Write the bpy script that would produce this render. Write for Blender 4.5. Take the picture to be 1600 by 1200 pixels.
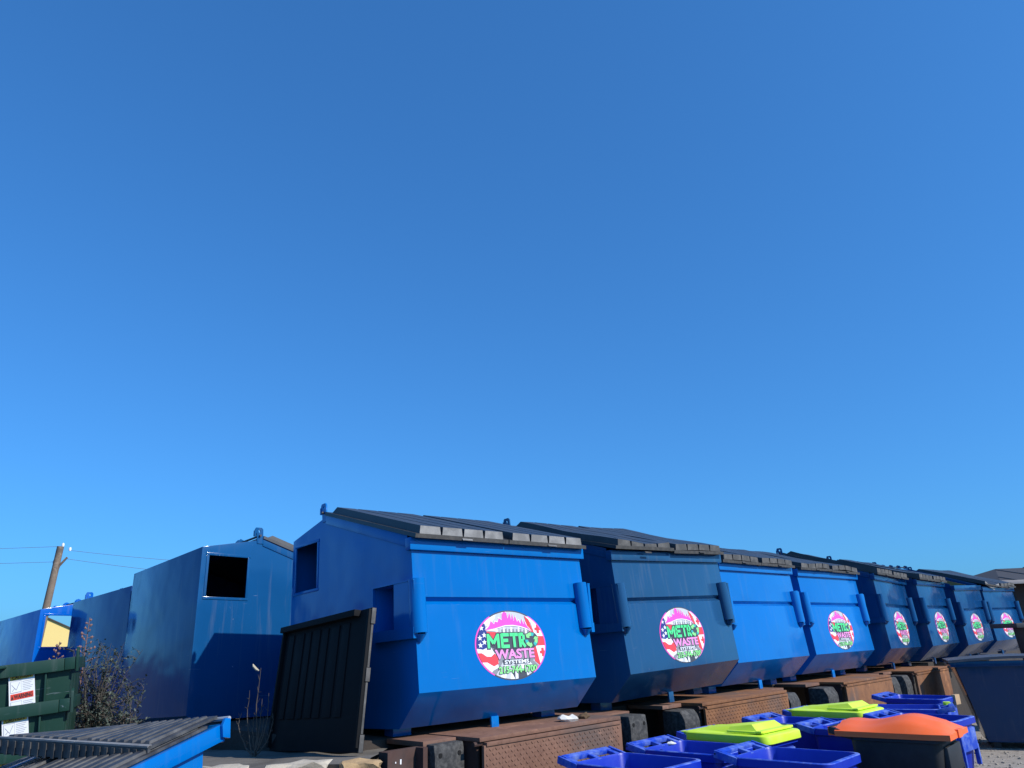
import bpy, bmesh, math, random
from mathutils import Vector, Matrix, Euler
random.seed(7)
PI = math.pi
R = math.radians
for o in list(bpy.data.objects):
    bpy.data.objects.remove(o)
scene = bpy.context.scene
COL = scene.collection

# ------------------------------------------------------------------ camera, sky, sun, exposure
EYE = 1.70
cam = bpy.data.cameras.new('camera')
cam.sensor_fit = 'HORIZONTAL'; cam.sensor_width = 36.0; cam.lens = 36.0 * 1156.7 / 1600.0
cam.clip_start = 0.05; cam.clip_end = 3000
cam_o = bpy.data.objects.new('camera', cam); COL.objects.link(cam_o)
pit, rol = R(19.196), R(-2.0208)
_r = Vector((1, 0, 0)); _f = Vector((0, math.cos(pit), math.sin(pit))); _u = Vector((0, -math.sin(pit), math.cos(pit)))
_rr = _r * math.cos(rol) + _u * math.sin(rol); _uu = -_r * math.sin(rol) + _u * math.cos(rol)
cam_o.matrix_world = Matrix(((_rr.x, _uu.x, -_f.x, 0), (_rr.y, _uu.y, -_f.y, 0), (_rr.z, _uu.z, -_f.z, EYE), (0, 0, 0, 1)))
scene.camera = cam_o

SUN_AZ, SUN_EL = 119.0, 38.5        # azimuth clockwise from +Y
world = bpy.data.worlds.new('World'); scene.world = world; world.use_nodes = True
wn, wl = world.node_tree.nodes, world.node_tree.links
bg = wn['Background']
sky = wn.new('ShaderNodeTexSky'); sky.sky_type = 'NISHITA'; sky.sun_disc = False
sky.sun_elevation = R(SUN_EL); sky.sun_rotation = R(SUN_AZ)
sky.altitude = 0; sky.air_density = 1.0; sky.dust_density = 1.0; sky.ozone_density = 4.0
SKY = 0.12
def vmath(op, a, b):
    v = wn.new('ShaderNodeVectorMath'); v.operation = op; wl.new(a, v.inputs[0]); v.inputs[1].default_value = b; return v.outputs[0]
gam = wn.new('ShaderNodeGamma'); gam.inputs['Gamma'].default_value = 0.72        # one tone curve over the whole sky: deeper, evener blue
wl.new(sky.outputs[0], gam.inputs['Color'])
wl.new(vmath('MULTIPLY', gam.outputs[0], (0.054 / SKY, 0.157 / SKY, 0.278 / SKY)), bg.inputs['Color'])
bg.inputs['Strength'].default_value = SKY
sun = bpy.data.lights.new('sun', 'SUN'); sun.energy = 5.0; sun.angle = R(0.53); sun.color = (1.0, 0.95, 0.87)
sun_o = bpy.data.objects.new('sun', sun); COL.objects.link(sun_o)
_s = Vector((math.cos(R(SUN_EL)) * math.sin(R(SUN_AZ)), math.cos(R(SUN_EL)) * math.cos(R(SUN_AZ)), math.sin(R(SUN_EL))))
sun_o.rotation_euler = _s.to_track_quat('Z', 'Y').to_euler(); sun_o.location = (20, -10, 30)
vs = scene.view_settings
vs.view_transform = 'Standard'; vs.look = 'None'; vs.exposure = 0.0; vs.gamma = 1.0; vs.use_curve_mapping = False
scene.cycles.max_bounces = 8

# ------------------------------------------------------------------ materials
def new_mat(name):
    m = bpy.data.materials.new(name); m.use_nodes = True
    return m, m.node_tree.nodes, m.node_tree.links, m.node_tree.nodes['Principled BSDF']

def coords(n, l, rand=True):
    tc = n.new('ShaderNodeTexCoord')
    if not rand:
        return tc.outputs['Object']
    oi = n.new('ShaderNodeObjectInfo')
    mul = n.new('ShaderNodeMath'); mul.operation = 'MULTIPLY'; mul.inputs[1].default_value = 37.0
    l.new(oi.outputs['Random'], mul.inputs[0])
    add = n.new('ShaderNodeVectorMath'); add.operation = 'ADD'
    l.new(tc.outputs['Object'], add.inputs[0]); l.new(mul.outputs[0], add.inputs[1])
    return add.outputs[0]

def noise(n, l, co, scale, detail=4, rough=0.55, dist=0.0, stretch=None):
    t = n.new('ShaderNodeTexNoise'); t.inputs['Scale'].default_value = scale
    t.inputs['Detail'].default_value = detail; t.inputs['Roughness'].default_value = rough; t.inputs['Distortion'].default_value = dist
    if stretch:
        mp = n.new('ShaderNodeMapping'); mp.inputs['Scale'].default_value = stretch; l.new(co, mp.inputs[0]); l.new(mp.outputs[0], t.inputs['Vector'])
    else:
        l.new(co, t.inputs['Vector'])
    return t.outputs['Fac']

def ramp(n, l, fac, stops):
    r = n.new('ShaderNodeValToRGB'); e = r.color_ramp.elements
    while len(e) < len(stops): e.new(0.5)
    for k, (p, c) in enumerate(stops):
        e[k].position = p; e[k].color = (c, c, c, 1) if not isinstance(c, tuple) else (*c, 1)
    l.new(fac, r.inputs[0]); return r.outputs[0]

def mix(n, l, fac, a, b, mode='MIX'):
    m = n.new('ShaderNodeMix'); m.data_type = 'RGBA'; m.blend_type = mode
    for sock, v in ((m.inputs[0], fac), (m.inputs[6], a), (m.inputs[7], b)):
        if isinstance(v, (int, float)): sock.default_value = v
        elif isinstance(v, tuple): sock.default_value = (*v, 1)
        else: l.new(v, sock)
    return m.outputs[2]

def bump(n, l, h, strength, dist, prev=None):
    b = n.new('ShaderNodeBump'); b.inputs['Strength'].default_value = strength; b.inputs['Distance'].default_value = dist
    l.new(h, b.inputs['Height'])
    if prev: l.new(prev, b.inputs['Normal'])
    return b.outputs[0]

def painted_steel(name, rough=0.28, dirt=0.5, col=None, dent=0.012):
    m, n, l, p = new_mat(name)
    co = coords(n, l)
    if col is None:
        oi = n.new('ShaderNodeObjectInfo'); base = oi.outputs['Color']; amt = oi.outputs['Alpha']
    else:
        rgb = n.new('ShaderNodeRGB'); rgb.outputs[0].default_value = (*col, 1); base = rgb.outputs[0]
        va = n.new('ShaderNodeValue'); va.outputs[0].default_value = 1.0; amt = va.outputs[0]
    def wear(f):
        mm = n.new('ShaderNodeMath'); mm.operation = 'MULTIPLY'; l.new(f, mm.inputs[0]); l.new(amt, mm.inputs[1]); return mm.outputs[0]
    big = noise(n, l, co, 1.3, 3)
    c = mix(n, l, ramp(n, l, big, [(0.35, 0.0), (0.75, 0.5 * dirt)]), base, mix(n, l, 1.0, base, (0.72, 0.82, 0.88), 'MULTIPLY'))
    streak = noise(n, l, co, 3.0, 5, 0.6, 0.0, (5, 5, 0.35))
    c = mix(n, l, wear(ramp(n, l, streak, [(0.54, 0.0), (0.78, 0.30 * dirt)])), c, (0.26, 0.27, 0.28))
    spk = noise(n, l, co, 21, 6, 0.65)
    c = mix(n, l, wear(ramp(n, l, spk, [(0.70, 0.0), (0.76, 0.7 * dirt)])), c, (0.36, 0.42, 0.5))
    scr = noise(n, l, co, 9, 6, 0.7, 1.0, (1, 1, 4))
    c = mix(n, l, wear(ramp(n, l, scr, [(0.69, 0.0), (0.74, 0.7 * dirt)])), c, (0.09, 0.055, 0.04))
    hs = noise(n, l, co, 2.2, 3, 0.7, 0.0, (1.2, 1.2, 26))
    hm = noise(n, l, co, 1.9, 2)
    hmul = n.new('ShaderNodeMath'); hmul.operation = 'MULTIPLY'; l.new(ramp(n, l, hs, [(0.68, 0.0), (0.70, 0.5 * dirt)]), hmul.inputs[0]); l.new(ramp(n, l, hm, [(0.52, 0.0), (0.6, 1.0)]), hmul.inputs[1])
    c = mix(n, l, wear(hmul.outputs[0]), c, (0.34, 0.38, 0.44))
    l.new(c, p.inputs['Base Color'])
    rn = n.new('ShaderNodeMapRange'); rn.inputs[3].default_value = rough * 0.75; rn.inputs[4].default_value = rough * 1.5
    l.new(noise(n, l, co, 5, 5), rn.inputs[0]); l.new(rn.outputs[0], p.inputs['Roughness'])
    b1 = bump(n, l, noise(n, l, co, 1.7, 2, 0.4), 0.8, dent * 2.2)
    b2 = bump(n, l, noise(n, l, co, 60, 3), 0.04, 0.002, b1)
    l.new(b2, p.inputs['Normal'])
    p.inputs['Specular IOR Level'].default_value = 0.32
    return m

def plastic(name, col, rough=0.5, wear=None, wear_amt=0.4, scale=7.0, bmp=0.2):
    m, n, l, p = new_mat(name)
    co = coords(n, l)
    wear = wear or tuple(min(1, c * 1.6 + 0.03) for c in col)
    f = noise(n, l, co, scale, 6, 0.65)
    c = mix(n, l, ramp(n, l, f, [(0.42, 0.0), (0.75, wear_amt)]), col, wear)
    f2 = noise(n, l, co, 3, 5, 0.6, 0.5, (1, 6, 6))
    c = mix(n, l, ramp(n, l, f2, [(0.6, 0.0), (0.72, wear_amt * 0.7)]), c, wear)
    l.new(c, p.inputs['Base Color'])
    rn = n.new('ShaderNodeMapRange'); rn.inputs[3].default_value = rough * 0.8; rn.inputs[4].default_value = min(1, rough * 1.3)
    l.new(f, rn.inputs[0]); l.new(rn.outputs[0], p.inputs['Roughness'])
    b = bump(n, l, noise(n, l, co, 90, 3), bmp, 0.002)
    b = bump(n, l, noise(n, l, co, 4, 2), 0.3, 0.006, b)
    l.new(b, p.inputs['Normal'])
    return m

def flat(name, col, rough=0.6, var=0.12, metallic=0.0):
    m, n, l, p = new_mat(name)
    co = coords(n, l)
    f = noise(n, l, co, 14, 4)
    dk = tuple(c * (1 - var) for c in col); lt = tuple(min(1, c * (1 + var)) for c in col)
    l.new(mix(n, l, f, dk, lt), p.inputs['Base Color'])
    p.inputs['Roughness'].default_value = rough; p.inputs['Metallic'].default_value = metallic
    return m

def rust(name, a, b, c3, rough=0.85):
    m, n, l, p = new_mat(name)
    co = coords(n, l)
    f = noise(n, l, co, 3.2, 8, 0.65, 0.4)
    c = mix(n, l, ramp(n, l, f, [(0.3, 0.0), (0.7, 1.0)]), a, b)
    f2 = noise(n, l, co, 17, 6, 0.7)
    c = mix(n, l, ramp(n, l, f2, [(0.5, 0.0), (0.72, 0.7)]), c, c3)
    f3 = noise(n, l, co, 1.1, 3)
    c = mix(n, l, ramp(n, l, f3, [(0.52, 0.0), (0.66, 0.7)]), c, (0.085, 0.068, 0.062))
    f4 = noise(n, l, co, 2.2, 7, 0.7, 0.8)
    c = mix(n, l, ramp(n, l, f4, [(0.60, 0.0), (0.70, 0.6)]), c, tuple(min(1, x * 1.9) for x in b))
    l.new(c, p.inputs['Base Color']); p.inputs['Roughness'].default_value = rough
    l.new(bump(n, l, f2, 0.4, 0.004), p.inputs['Normal'])
    return m

M_PAINT = painted_steel('dumpster_paint', 0.13, 0.6, dent=0.017)
M_GREEN = painted_steel('green_paint', 0.40, 0.7, (0.012, 0.045, 0.032))
M_LID = plastic('black_lid_plastic', (0.030, 0.031, 0.034), 0.42, (0.085, 0.085, 0.09), 0.5, 5)
M_LIDEDGE = plastic('chalky_lid_edge', (0.17, 0.166, 0.162), 0.75, (0.40, 0.39, 0.375), 0.75, 7)
M_LIDEDGE2 = plastic('faded_lid_edge', (0.060, 0.058, 0.056), 0.75, (0.19, 0.18, 0.17), 0.7, 8)
M_LIDLIP = plastic('faded_lid_lip', (0.045, 0.043, 0.041), 0.7, (0.12, 0.11, 0.10), 0.65, 22)
M_STEEL = flat('dark_steel', (0.03, 0.032, 0.038), 0.5, 0.3, 0.0)
M_RUST = rust('rusty_tread_plate', (0.15, 0.072, 0.047), (0.22, 0.112, 0.074), (0.10, 0.042, 0.026))
M_RUST2 = rust('orange_rust_plate', (0.155, 0.066, 0.030), (0.26, 0.112, 0.045), (0.085, 0.034, 0.017))
M_RUSTDK = rust('dark_rust_steel', (0.045, 0.022, 0.018), (0.07, 0.03, 0.022), (0.02, 0.014, 0.012))
M_RUBBER = plastic('bumper_rubber', (0.025, 0.025, 0.026), 0.85, (0.13, 0.125, 0.12), 0.75, 28, 1.0)
M_CART = plastic('blue_cart_plastic', (0.001, 0.020, 0.38), 0.42, (0.015, 0.06, 0.46), 0.35, 6)
M_CARTRIM = plastic('scuffed_blue_rim', (0.006, 0.050, 0.46), 0.5, (0.24, 0.33, 0.60), 0.75, 10)
M_LIME = plastic('lime_plastic', (0.60, 0.85, 0.035), 0.42, (0.66, 0.86, 0.14), 0.5, 5)
M_ORANGE = plastic('orange_plastic', (0.93, 0.145, 0.025), 0.45, (0.86, 0.22, 0.10), 0.5, 4)
M_GREYCART = plastic('charcoal_cart_plastic', (0.016, 0.017, 0.020), 0.5, (0.05, 0.05, 0.055), 0.4, 8)
M_TYRE = flat('black_rubber', (0.02, 0.02, 0.02), 0.8, 0.3)
M_WOODPOLE = rust('weathered_pole_wood', (0.17, 0.125, 0.09), (0.26, 0.20, 0.15), (0.11, 0.08, 0.06))
M_LEAF = flat('dusty_leaf', (0.052, 0.070, 0.054), 0.6, 0.5)
M_STALK = flat('dry_stalk', (0.22, 0.12, 0.10), 0.8, 0.3)
M_TWIG = flat('dead_twig', (0.09, 0.075, 0.062), 0.85, 0.4)
M_WHITE = flat('white_vinyl', (0.80, 0.80, 0.80), 0.35, 0.05)
M_PAPER = flat('paper_white', (0.70, 0.68, 0.63), 0.8, 0.12)
M_CARD = flat('cardboard', (0.45, 0.30, 0.17), 0.85, 0.2)

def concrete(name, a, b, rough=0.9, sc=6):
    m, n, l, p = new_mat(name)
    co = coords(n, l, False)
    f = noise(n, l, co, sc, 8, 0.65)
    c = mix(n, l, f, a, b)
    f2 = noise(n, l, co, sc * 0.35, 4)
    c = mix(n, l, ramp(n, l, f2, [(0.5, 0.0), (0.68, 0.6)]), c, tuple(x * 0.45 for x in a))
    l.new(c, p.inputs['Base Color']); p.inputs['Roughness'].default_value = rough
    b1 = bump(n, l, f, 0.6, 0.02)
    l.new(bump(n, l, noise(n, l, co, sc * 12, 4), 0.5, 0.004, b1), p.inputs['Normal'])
    return m
M_CONC = concrete('dock_concrete', (0.30, 0.28, 0.25), (0.42, 0.39, 0.34))
M_STONE = concrete('broken_stone', (0.36, 0.30, 0.22), (0.55, 0.49, 0.40), sc=9)
M_GRAVEL = concrete('gravel_lot', (0.22, 0.19, 0.16), (0.38, 0.335, 0.285), sc=22)
M_ASPHALT = concrete('dusty_asphalt', (0.045, 0.043, 0.042), (0.10, 0.095, 0.09), sc=14)

# ------------------------------------------------------------------ mesh helpers
class MB:
    """collects polygons with material index and links them as ONE mesh object"""
    def __init__(self):
        self.v = []; self.f = []; self.mi = []; self.cur = 0
    def poly(self, pts, mi=None):
        k = len(self.v); self.v += [tuple(p) for p in pts]
        self.f.append(list(range(k, k + len(pts)))); self.mi.append(self.cur if mi is None else mi)
    def mesh(self, verts, faces, mi=None, M=None):
        k = len(self.v)
        for p in verts:
            q = Vector(p)
            self.v.append(tuple(M @ q if M is not None else q))
        for f in faces:
            self.f.append([k + i for i in f]); self.mi.append(self.cur if mi is None else mi)
    def box(self, a, b, M=None, mi=None, taper=0.0):
        (x0, y0, z0), (x1, y1, z1) = a, b
        t = taper
        vv = [(x0, y0, z0), (x1, y0, z0), (x1, y1, z0), (x0, y1, z0), (x0 + t, y0 + t, z1), (x1 - t, y0 + t, z1), (x1 - t, y1 - t, z1), (x0 + t, y1 - t, z1)]
        self.mesh(vv, [(0, 3, 2, 1), (4, 5, 6, 7), (0, 1, 5, 4), (1, 2, 6, 5), (2, 3, 7, 6), (3, 0, 4, 7)], mi, M)
    def prism(self, prof, axis0, axis1, place, mi=None):
        """prof: 2D polygon; place(a, b, t) -> 3D"""
        n = len(prof)
        vv = [place(a, b, axis0) for a, b in prof] + [place(a, b, axis1) for a, b in prof]
        ff = [list(range(n))[::-1], list(range(n, 2 * n))] + [(i, (i + 1) % n, n + (i + 1) % n, n + i) for i in range(n)]
        self.mesh(vv, ff, mi)
    def tube(self, pts, r, seg=8, mi=None, cap=True):
        pts = [Vector(p) for p in pts]
        rs = r if isinstance(r, (list, tuple)) else [r] * len(pts)
        rings = []; k0 = len(self.v)
        prev = None
        for i, p in enumerate(pts):
            d = (pts[min(i + 1, len(pts) - 1)] - pts[max(i - 1, 0)]).normalized()
            if prev is None:
                a = d.cross(Vector((0, 0, 1)) if abs(d.z) < 0.9 else Vector((1, 0, 0))).normalized()
            else:
                a = (prev - d * prev.dot(d)).normalized()
            prev = a; b = d.cross(a)
            for s in range(seg):
                t = 2 * PI * s / seg
                self.v.append(tuple(p + (a * math.cos(t) + b * math.sin(t)) * rs[i]))
        m = self.cur if mi is None else mi
        for i in range(len(pts) - 1):
            for s in range(seg):
                self.f.append([k0 + i * seg + s, k0 + i * seg + (s + 1) % seg, k0 + (i + 1) * seg + (s + 1) % seg, k0 + (i + 1) * seg + s]); self.mi.append(m)
        if cap:
            self.f.append([k0 + s for s in range(seg)][::-1]); self.mi.append(m)
            self.f.append([k0 + (len(pts) - 1) * seg + s for s in range(seg)]); self.mi.append(m)
    def build(self, name, mats, parent=None, bevel=0.0, smooth=40, seg=2, weld=False, fix=True):
        me = bpy.data.meshes.new(name)
        me.from_pydata(self.v, [], self.f)
        mats = mats if isinstance(mats, (list, tuple)) else [mats]
        for m in mats: me.materials.append(m)
        for p, i in zip(me.polygons, self.mi): p.material_index = i
        bm = bmesh.new(); bm.from_mesh(me)
        if weld: bmesh.ops.remove_doubles(bm, verts=bm.verts, dist=1e-5)
        if fix: bmesh.ops.recalc_face_normals(bm, faces=bm.faces)
        if bevel > 0:
            es = [e for e in bm.edges if len(e.link_faces) == 2 and e.calc_face_angle(0) > R(25)]
            bmesh.ops.bevel(bm, geom=es, offset=bevel, segments=seg, profile=0.6, affect='EDGES', clamp_overlap=True)
        bm.to_mesh(me); bm.free()
        if smooth:
            me.shade_smooth(); me.set_sharp_from_angle(angle=R(smooth))
        o = bpy.data.objects.new(name, me); COL.objects.link(o)
        if parent is not None: o.parent = parent
        return o

def tag(o, label=None, cat=None, group=None, kind=None):
    if label: o['label'] = label
    if cat: o['category'] = cat
    if group: o['group'] = group
    if kind: o['kind'] = kind
    return o
def thing(name, label, cat, group=None, M=None):
    o = bpy.data.objects.new(name, None); COL.objects.link(o); o.empty_display_size = 0.2
    if M is not None: o.matrix_world = M
    return tag(o, label, cat, group)
def copy_tree(o, parent=None, skip=()):
    c = o.copy(); COL.objects.link(c)
    if parent is not None:
        c.parent = parent; c.matrix_parent_inverse = o.matrix_parent_inverse.copy()
    for ch in list(o.children):
        if ch.name.split('.')[0] in skip: continue
        copy_tree(ch, c, skip)
    return c
def rotm(yaw, tilt, rl):
    return Matrix.Rotation(yaw, 4, 'Z') @ Matrix.Rotation(tilt, 4, 'X') @ Matrix.Rotation(rl, 4, 'Y')

# ------------------------------------------------------------------ setting: ground, dock, slab
U = Vector((0.688, 0.725, 0)).normalized(); N = Vector((0.725, -0.688, 0)).normalized(); P0 = Vector((-0.35, 5.67, 0))
def dock(a, o, z): return P0 + U * a + N * o + Vector((0, 0, z))
DM = Matrix(((U.x, N.x, 0, P0.x), (U.y, N.y, 0, P0.y), (0, 0, 1, 0), (0, 0, 0, 1)))   # x along the dock, y outwards
DOCK = 1.07

def ground_h(x, y):
    t = max(0.0, min(1.0, (-0.9 - x) / 4.0)); t = t * t * (3 - 2 * t)
    near = 1.0 if -30 < x else 0.0
    return -0.30 * t
g = MB()
xs = [-900, -300, -100, -40, -15] + [-8 + 0.5 * i for i in range(0, 20)] + [3 + i for i in range(0, 13)] + [20, 30, 60, 150, 400, 900]
ys = [-900, -200, -50, -12] + [-4 + 1.0 * i for i in range(0, 22)] + [22, 30, 45, 80, 200, 500, 1200]
for i in range(len(xs) - 1):
    for j in range(len(ys) - 1):
        q = [(xs[i], ys[j]), (xs[i + 1], ys[j]), (xs[i + 1], ys[j + 1]), (xs[i], ys[j + 1])]
        g.poly([(x, y, ground_h(x, y)) for x, y in q])
tag(g.build('ground', M_ASPHALT, weld=True, smooth=60), kind='structure')
g = MB(); g.poly([tuple(dock(a, o, 0.004)) for a, o in ((6.2, -0.3), (6.4, 2.6), (9.0, 9.0), (60, 9.0), (60, -0.3))])
tag(g.build('gravel_lot', M_GRAVEL, smooth=0), kind='structure')

# loose stones on the gravel at the right
st = MB()
for _ in range(1500):
    x = random.uniform(4.6, 8.6); y = random.uniform(9.2, 13.2); s = random.uniform(0.006, 0.026)
    M = Matrix.Translation((x, y, s * 0.25)) @ Euler((random.random() * 6, random.random() * 6, random.random() * 6)).to_matrix().to_4x4()
    st.mesh([(s, 0, 0), (-s, 0, 0), (0, s, 0), (0, -s, 0), (0, 0, s * .8), (0, 0, -s * .8)], [(0, 2, 4), (2, 1, 4), (1, 3, 4), (3, 0, 4), (2, 0, 5), (1, 2, 5), (3, 1, 5), (0, 3, 5)], None, M)
tag(st.build('gravel', flat('pebble', (0.30, 0.26, 0.21), 0.9, 0.4), smooth=0), kind='stuff')

w = MB()
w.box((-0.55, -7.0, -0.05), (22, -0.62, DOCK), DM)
dw = tag(w.build('dock_wall', concrete('shade_toned_dock_face', (0.028, 0.022, 0.019), (0.055, 0.042, 0.034)), bevel=0.01), kind='structure')  # near-black colour stands in for the shade in the dock recess
for a0, a1 in ((-0.30, 0.0), (1.68, 2.10), (2.64, 2.97), (4.86, 5.24), (5.86, 6.28), (8.04, 8.44), (8.62, 8.98)):
    w = MB(); w.box((a0, -0.6, DOCK - 0.03), (a1, -0.19, DOCK + 0.004), DM); w.build('edge_plate', M_RUST, dw, 0.003)

def slab_z(x, y): return EYE - 0.395 + 0.0439 * x - 0.0379 * y
# sloping concrete slab left of the dock, broken front edge
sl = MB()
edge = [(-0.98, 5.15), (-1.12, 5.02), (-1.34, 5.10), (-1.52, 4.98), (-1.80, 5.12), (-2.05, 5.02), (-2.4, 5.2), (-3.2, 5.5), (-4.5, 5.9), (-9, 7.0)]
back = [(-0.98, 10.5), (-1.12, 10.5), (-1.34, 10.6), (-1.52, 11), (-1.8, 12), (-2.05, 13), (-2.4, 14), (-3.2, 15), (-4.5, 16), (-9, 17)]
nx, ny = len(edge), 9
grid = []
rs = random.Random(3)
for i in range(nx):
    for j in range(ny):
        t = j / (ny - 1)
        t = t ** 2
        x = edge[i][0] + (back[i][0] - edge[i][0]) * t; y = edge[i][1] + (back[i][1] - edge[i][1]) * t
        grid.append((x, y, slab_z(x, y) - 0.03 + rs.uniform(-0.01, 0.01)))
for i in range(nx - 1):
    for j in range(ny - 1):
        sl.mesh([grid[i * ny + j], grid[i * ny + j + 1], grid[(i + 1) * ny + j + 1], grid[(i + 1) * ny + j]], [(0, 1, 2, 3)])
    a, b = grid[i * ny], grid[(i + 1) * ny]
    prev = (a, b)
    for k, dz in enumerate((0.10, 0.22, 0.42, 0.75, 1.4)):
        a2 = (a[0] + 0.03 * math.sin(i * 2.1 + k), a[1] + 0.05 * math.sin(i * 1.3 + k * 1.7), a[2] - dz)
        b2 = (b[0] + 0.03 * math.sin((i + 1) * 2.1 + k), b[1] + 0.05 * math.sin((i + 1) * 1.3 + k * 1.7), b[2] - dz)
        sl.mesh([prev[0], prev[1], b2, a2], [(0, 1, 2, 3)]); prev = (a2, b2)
tag(sl.build('yard_slab', concrete('shade_toned_slab', (0.10, 0.088, 0.075), (0.19, 0.17, 0.145)), weld=True, smooth=30), kind='structure')  # darkened base colour puts the slab top's shade into the material

def rock(name, c, s, seed, mat, label):
    rr = random.Random(seed)
    bm = bmesh.new(); bmesh.ops.create_icosphere(bm, subdivisions=3, radius=1)
    from mathutils import noise as mn
    for v in bm.verts:
        d = v.co.normalized()
        h = 1 + 0.35 * mn.noise(d * 1.6 + Vector((seed * 3.1, 0, 0))) + 0.12 * mn.noise(d * 5 + Vector((0, seed, 0)))
        q = Vector((max(-0.75, min(0.75, d.x)), max(-0.75, min(0.75, d.y)), max(-0.7, min(0.7, d.z)))) * h
        v.co = Vector((q.x * s[0], q.y * s[1], q.z * s[2]))
    me = bpy.data.meshes.new(name); bm.to_mesh(me); bm.free(); me.materials.append(mat)
    me.shade_smooth(); me.set_sharp_from_angle(angle=R(28))
    o = bpy.data.objects.new(name, me); COL.objects.link(o); o.location = c; o.rotation_euler = (0, 0, rr.uniform(-0.5, 0.5))
    return tag(o, label, 'stone', 'broken stones along the slab edge')
rock('broken_stone', (-1.83, 4.92, 1.0), (0.26, 0.10, 0.075), 1, M_STONE, 'long pale broken stone beside the blue dumpster corner at lower left')
rock('broken_stone', (-1.36, 4.90, 1.0), (0.25, 0.11, 0.085), 2, M_STONE, 'pale broken stone in the middle of the slab edge, under the dead plant')
rock('broken_stone', (-1.00, 4.97, 1.00), (0.16, 0.11, 0.075), 5, concrete('tan_stone', (0.36, 0.22, 0.10), (0.52, 0.36, 0.19), sc=8), 'tan broken stone under the foot of the leaning black lid')
rock('broken_stone', (-1.14, 5.02, 0.955), (0.12, 0.09, 0.06), 4, M_STONE, 'small dark broken stone wedged between pale and tan stones')

# steel corner channel at the dock end
ch = thing('steel_channel', 'dark rusty steel channel at the near end of the dock, with white marks', 'steel channel')
c = MB(); c.box((-0.62, -0.26, 0.1), (-0.30, -0.22, 1.045), DM); c.box((-0.34, -0.22, 0.1), (-0.30, -0.14, 1.045), DM); c.box((-0.62, -0.22, 0.1), (-0.585, -0.16, 1.045), DM)
c.build('web', M_RUSTDK, ch, 0.004)
c = MB(); c.box((-0.475, -0.219, 0.955), (-0.463, -0.216, 0.985), DM); c.box((-0.515, -0.219, 0.965), (-0.507, -0.216, 0.975), DM)
c.build('paint_mark', M_WHITE, ch)['kind'] = 'stuff'

# ---- dock levelers: deck plate flush with the dock, lip plate hanging in front
def tread(mb, x0, x1, z0, z1, y, mi=1, pitch=0.031):
    nx = int((x1 - x0) / pitch); nz = int((z1 - z0) / pitch)
    for i in range(nx):
        for j in range(nz):
            cx = x0 + (i + 0.5) * pitch; cz = z0 + (j + 0.5) * pitch
            a = R(45) if (i + j) % 2 else R(-45)
            ux, uz = math.cos(a), math.sin(a); L_, Wd = 0.0155, 0.0062
            pts = []
            for s, t, h in ((-L_, 0, 0), (0, -Wd, 0), (L_, 0, 0), (0, Wd, 0)):
                pts.append((cx + ux * s - uz * t, y + h, cz + uz * s + ux * t))
            top = [(cx + ux * s * 0.55 - uz * t * 0.4, y + 0.004, cz + uz * s * 0.55 + ux * t * 0.4) for s, t in ((-L_, 0), (0, -Wd), (L_, 0), (0, Wd))]
            mb.mesh(pts + top, [(4, 5, 6, 7), (0, 1, 5, 4), (1, 2, 6, 5), (2, 3, 7, 6), (3, 0, 4, 7)], mi, DM)
def leveler(a0, a1, out, mat, label, tread_on):
    t = thing('dock_leveler', label, 'dock plate', 'rusty dock levelers', Matrix.Translation(dock((a0 + a1) / 2, out, 0)))
    inv = t.matrix_world.inverted()
    def bld(mb, name, m, bev=0.004, kind=None):
        o = mb.build(name, m, None, bev); o.parent = t; o.matrix_parent_inverse = inv
        if kind: o['kind'] = kind
        return o
    d = MB(); d.box((a0, -2.3, DOCK - 0.02), (a1, out + 0.035, DOCK + 0.008), DM); bld(d, 'deck_plate', mat)
    l_ = MB(); l_.box((a0 + 0.03, out + 0.02, DOCK - 0.50), (a1 - 0.01, out + 0.045, DOCK - 0.045), DM)
    l_.box((a0 + 0.05, out - 0.02, DOCK - 0.052), (a1 - 0.03, out + 0.055, DOCK - 0.026), DM)
    bld(l_, 'lip_plate', mat)
    hg = MB(); hg.tube([DM @ Vector((a0 - 0.03, out + 0.0, DOCK - 0.035)), DM @ Vector((a1 + 0.03, out, DOCK - 0.035))], 0.016, 8); bld(hg, 'hinge_rod', M_RUSTDK, 0)
    for xa in (a0 + 0.02, a1 - 0.04):
        sd = MB(); sd.box((xa, out - 0.5, 0.25), (xa + 0.03, out - 0.02, DOCK - 0.02), DM); bld(sd, 'side_skirt', M_RUSTDK, 0)
    if tread_on:
        tr = MB(); tread(tr, a0 + 0.04, a1 - 0.02, DOCK - 0.495, DOCK - 0.055, out + 0.045, 0); bld(tr, 'tread_pattern', mat, 0, 'stuff')
    return t
leveler(0.02, 1.66, 0.0, M_RUST, 'pinkish brown diamond tread dock plate below the nearest bright blue dumpster', True)
leveler(2.99, 4.84, 0.0, M_RUST2, 'orange rust speckled dock plate behind the scribbled lime lid', True)
leveler(6.30, 8.02, 0.08, M_RUST2, 'smooth rust brown dock plate behind the clean lime lid', False)
leveler(9.00, 10.70, 0.10, M_RUST2, 'rust brown dock plate half shaded by the low navy dumpster', False)

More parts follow.
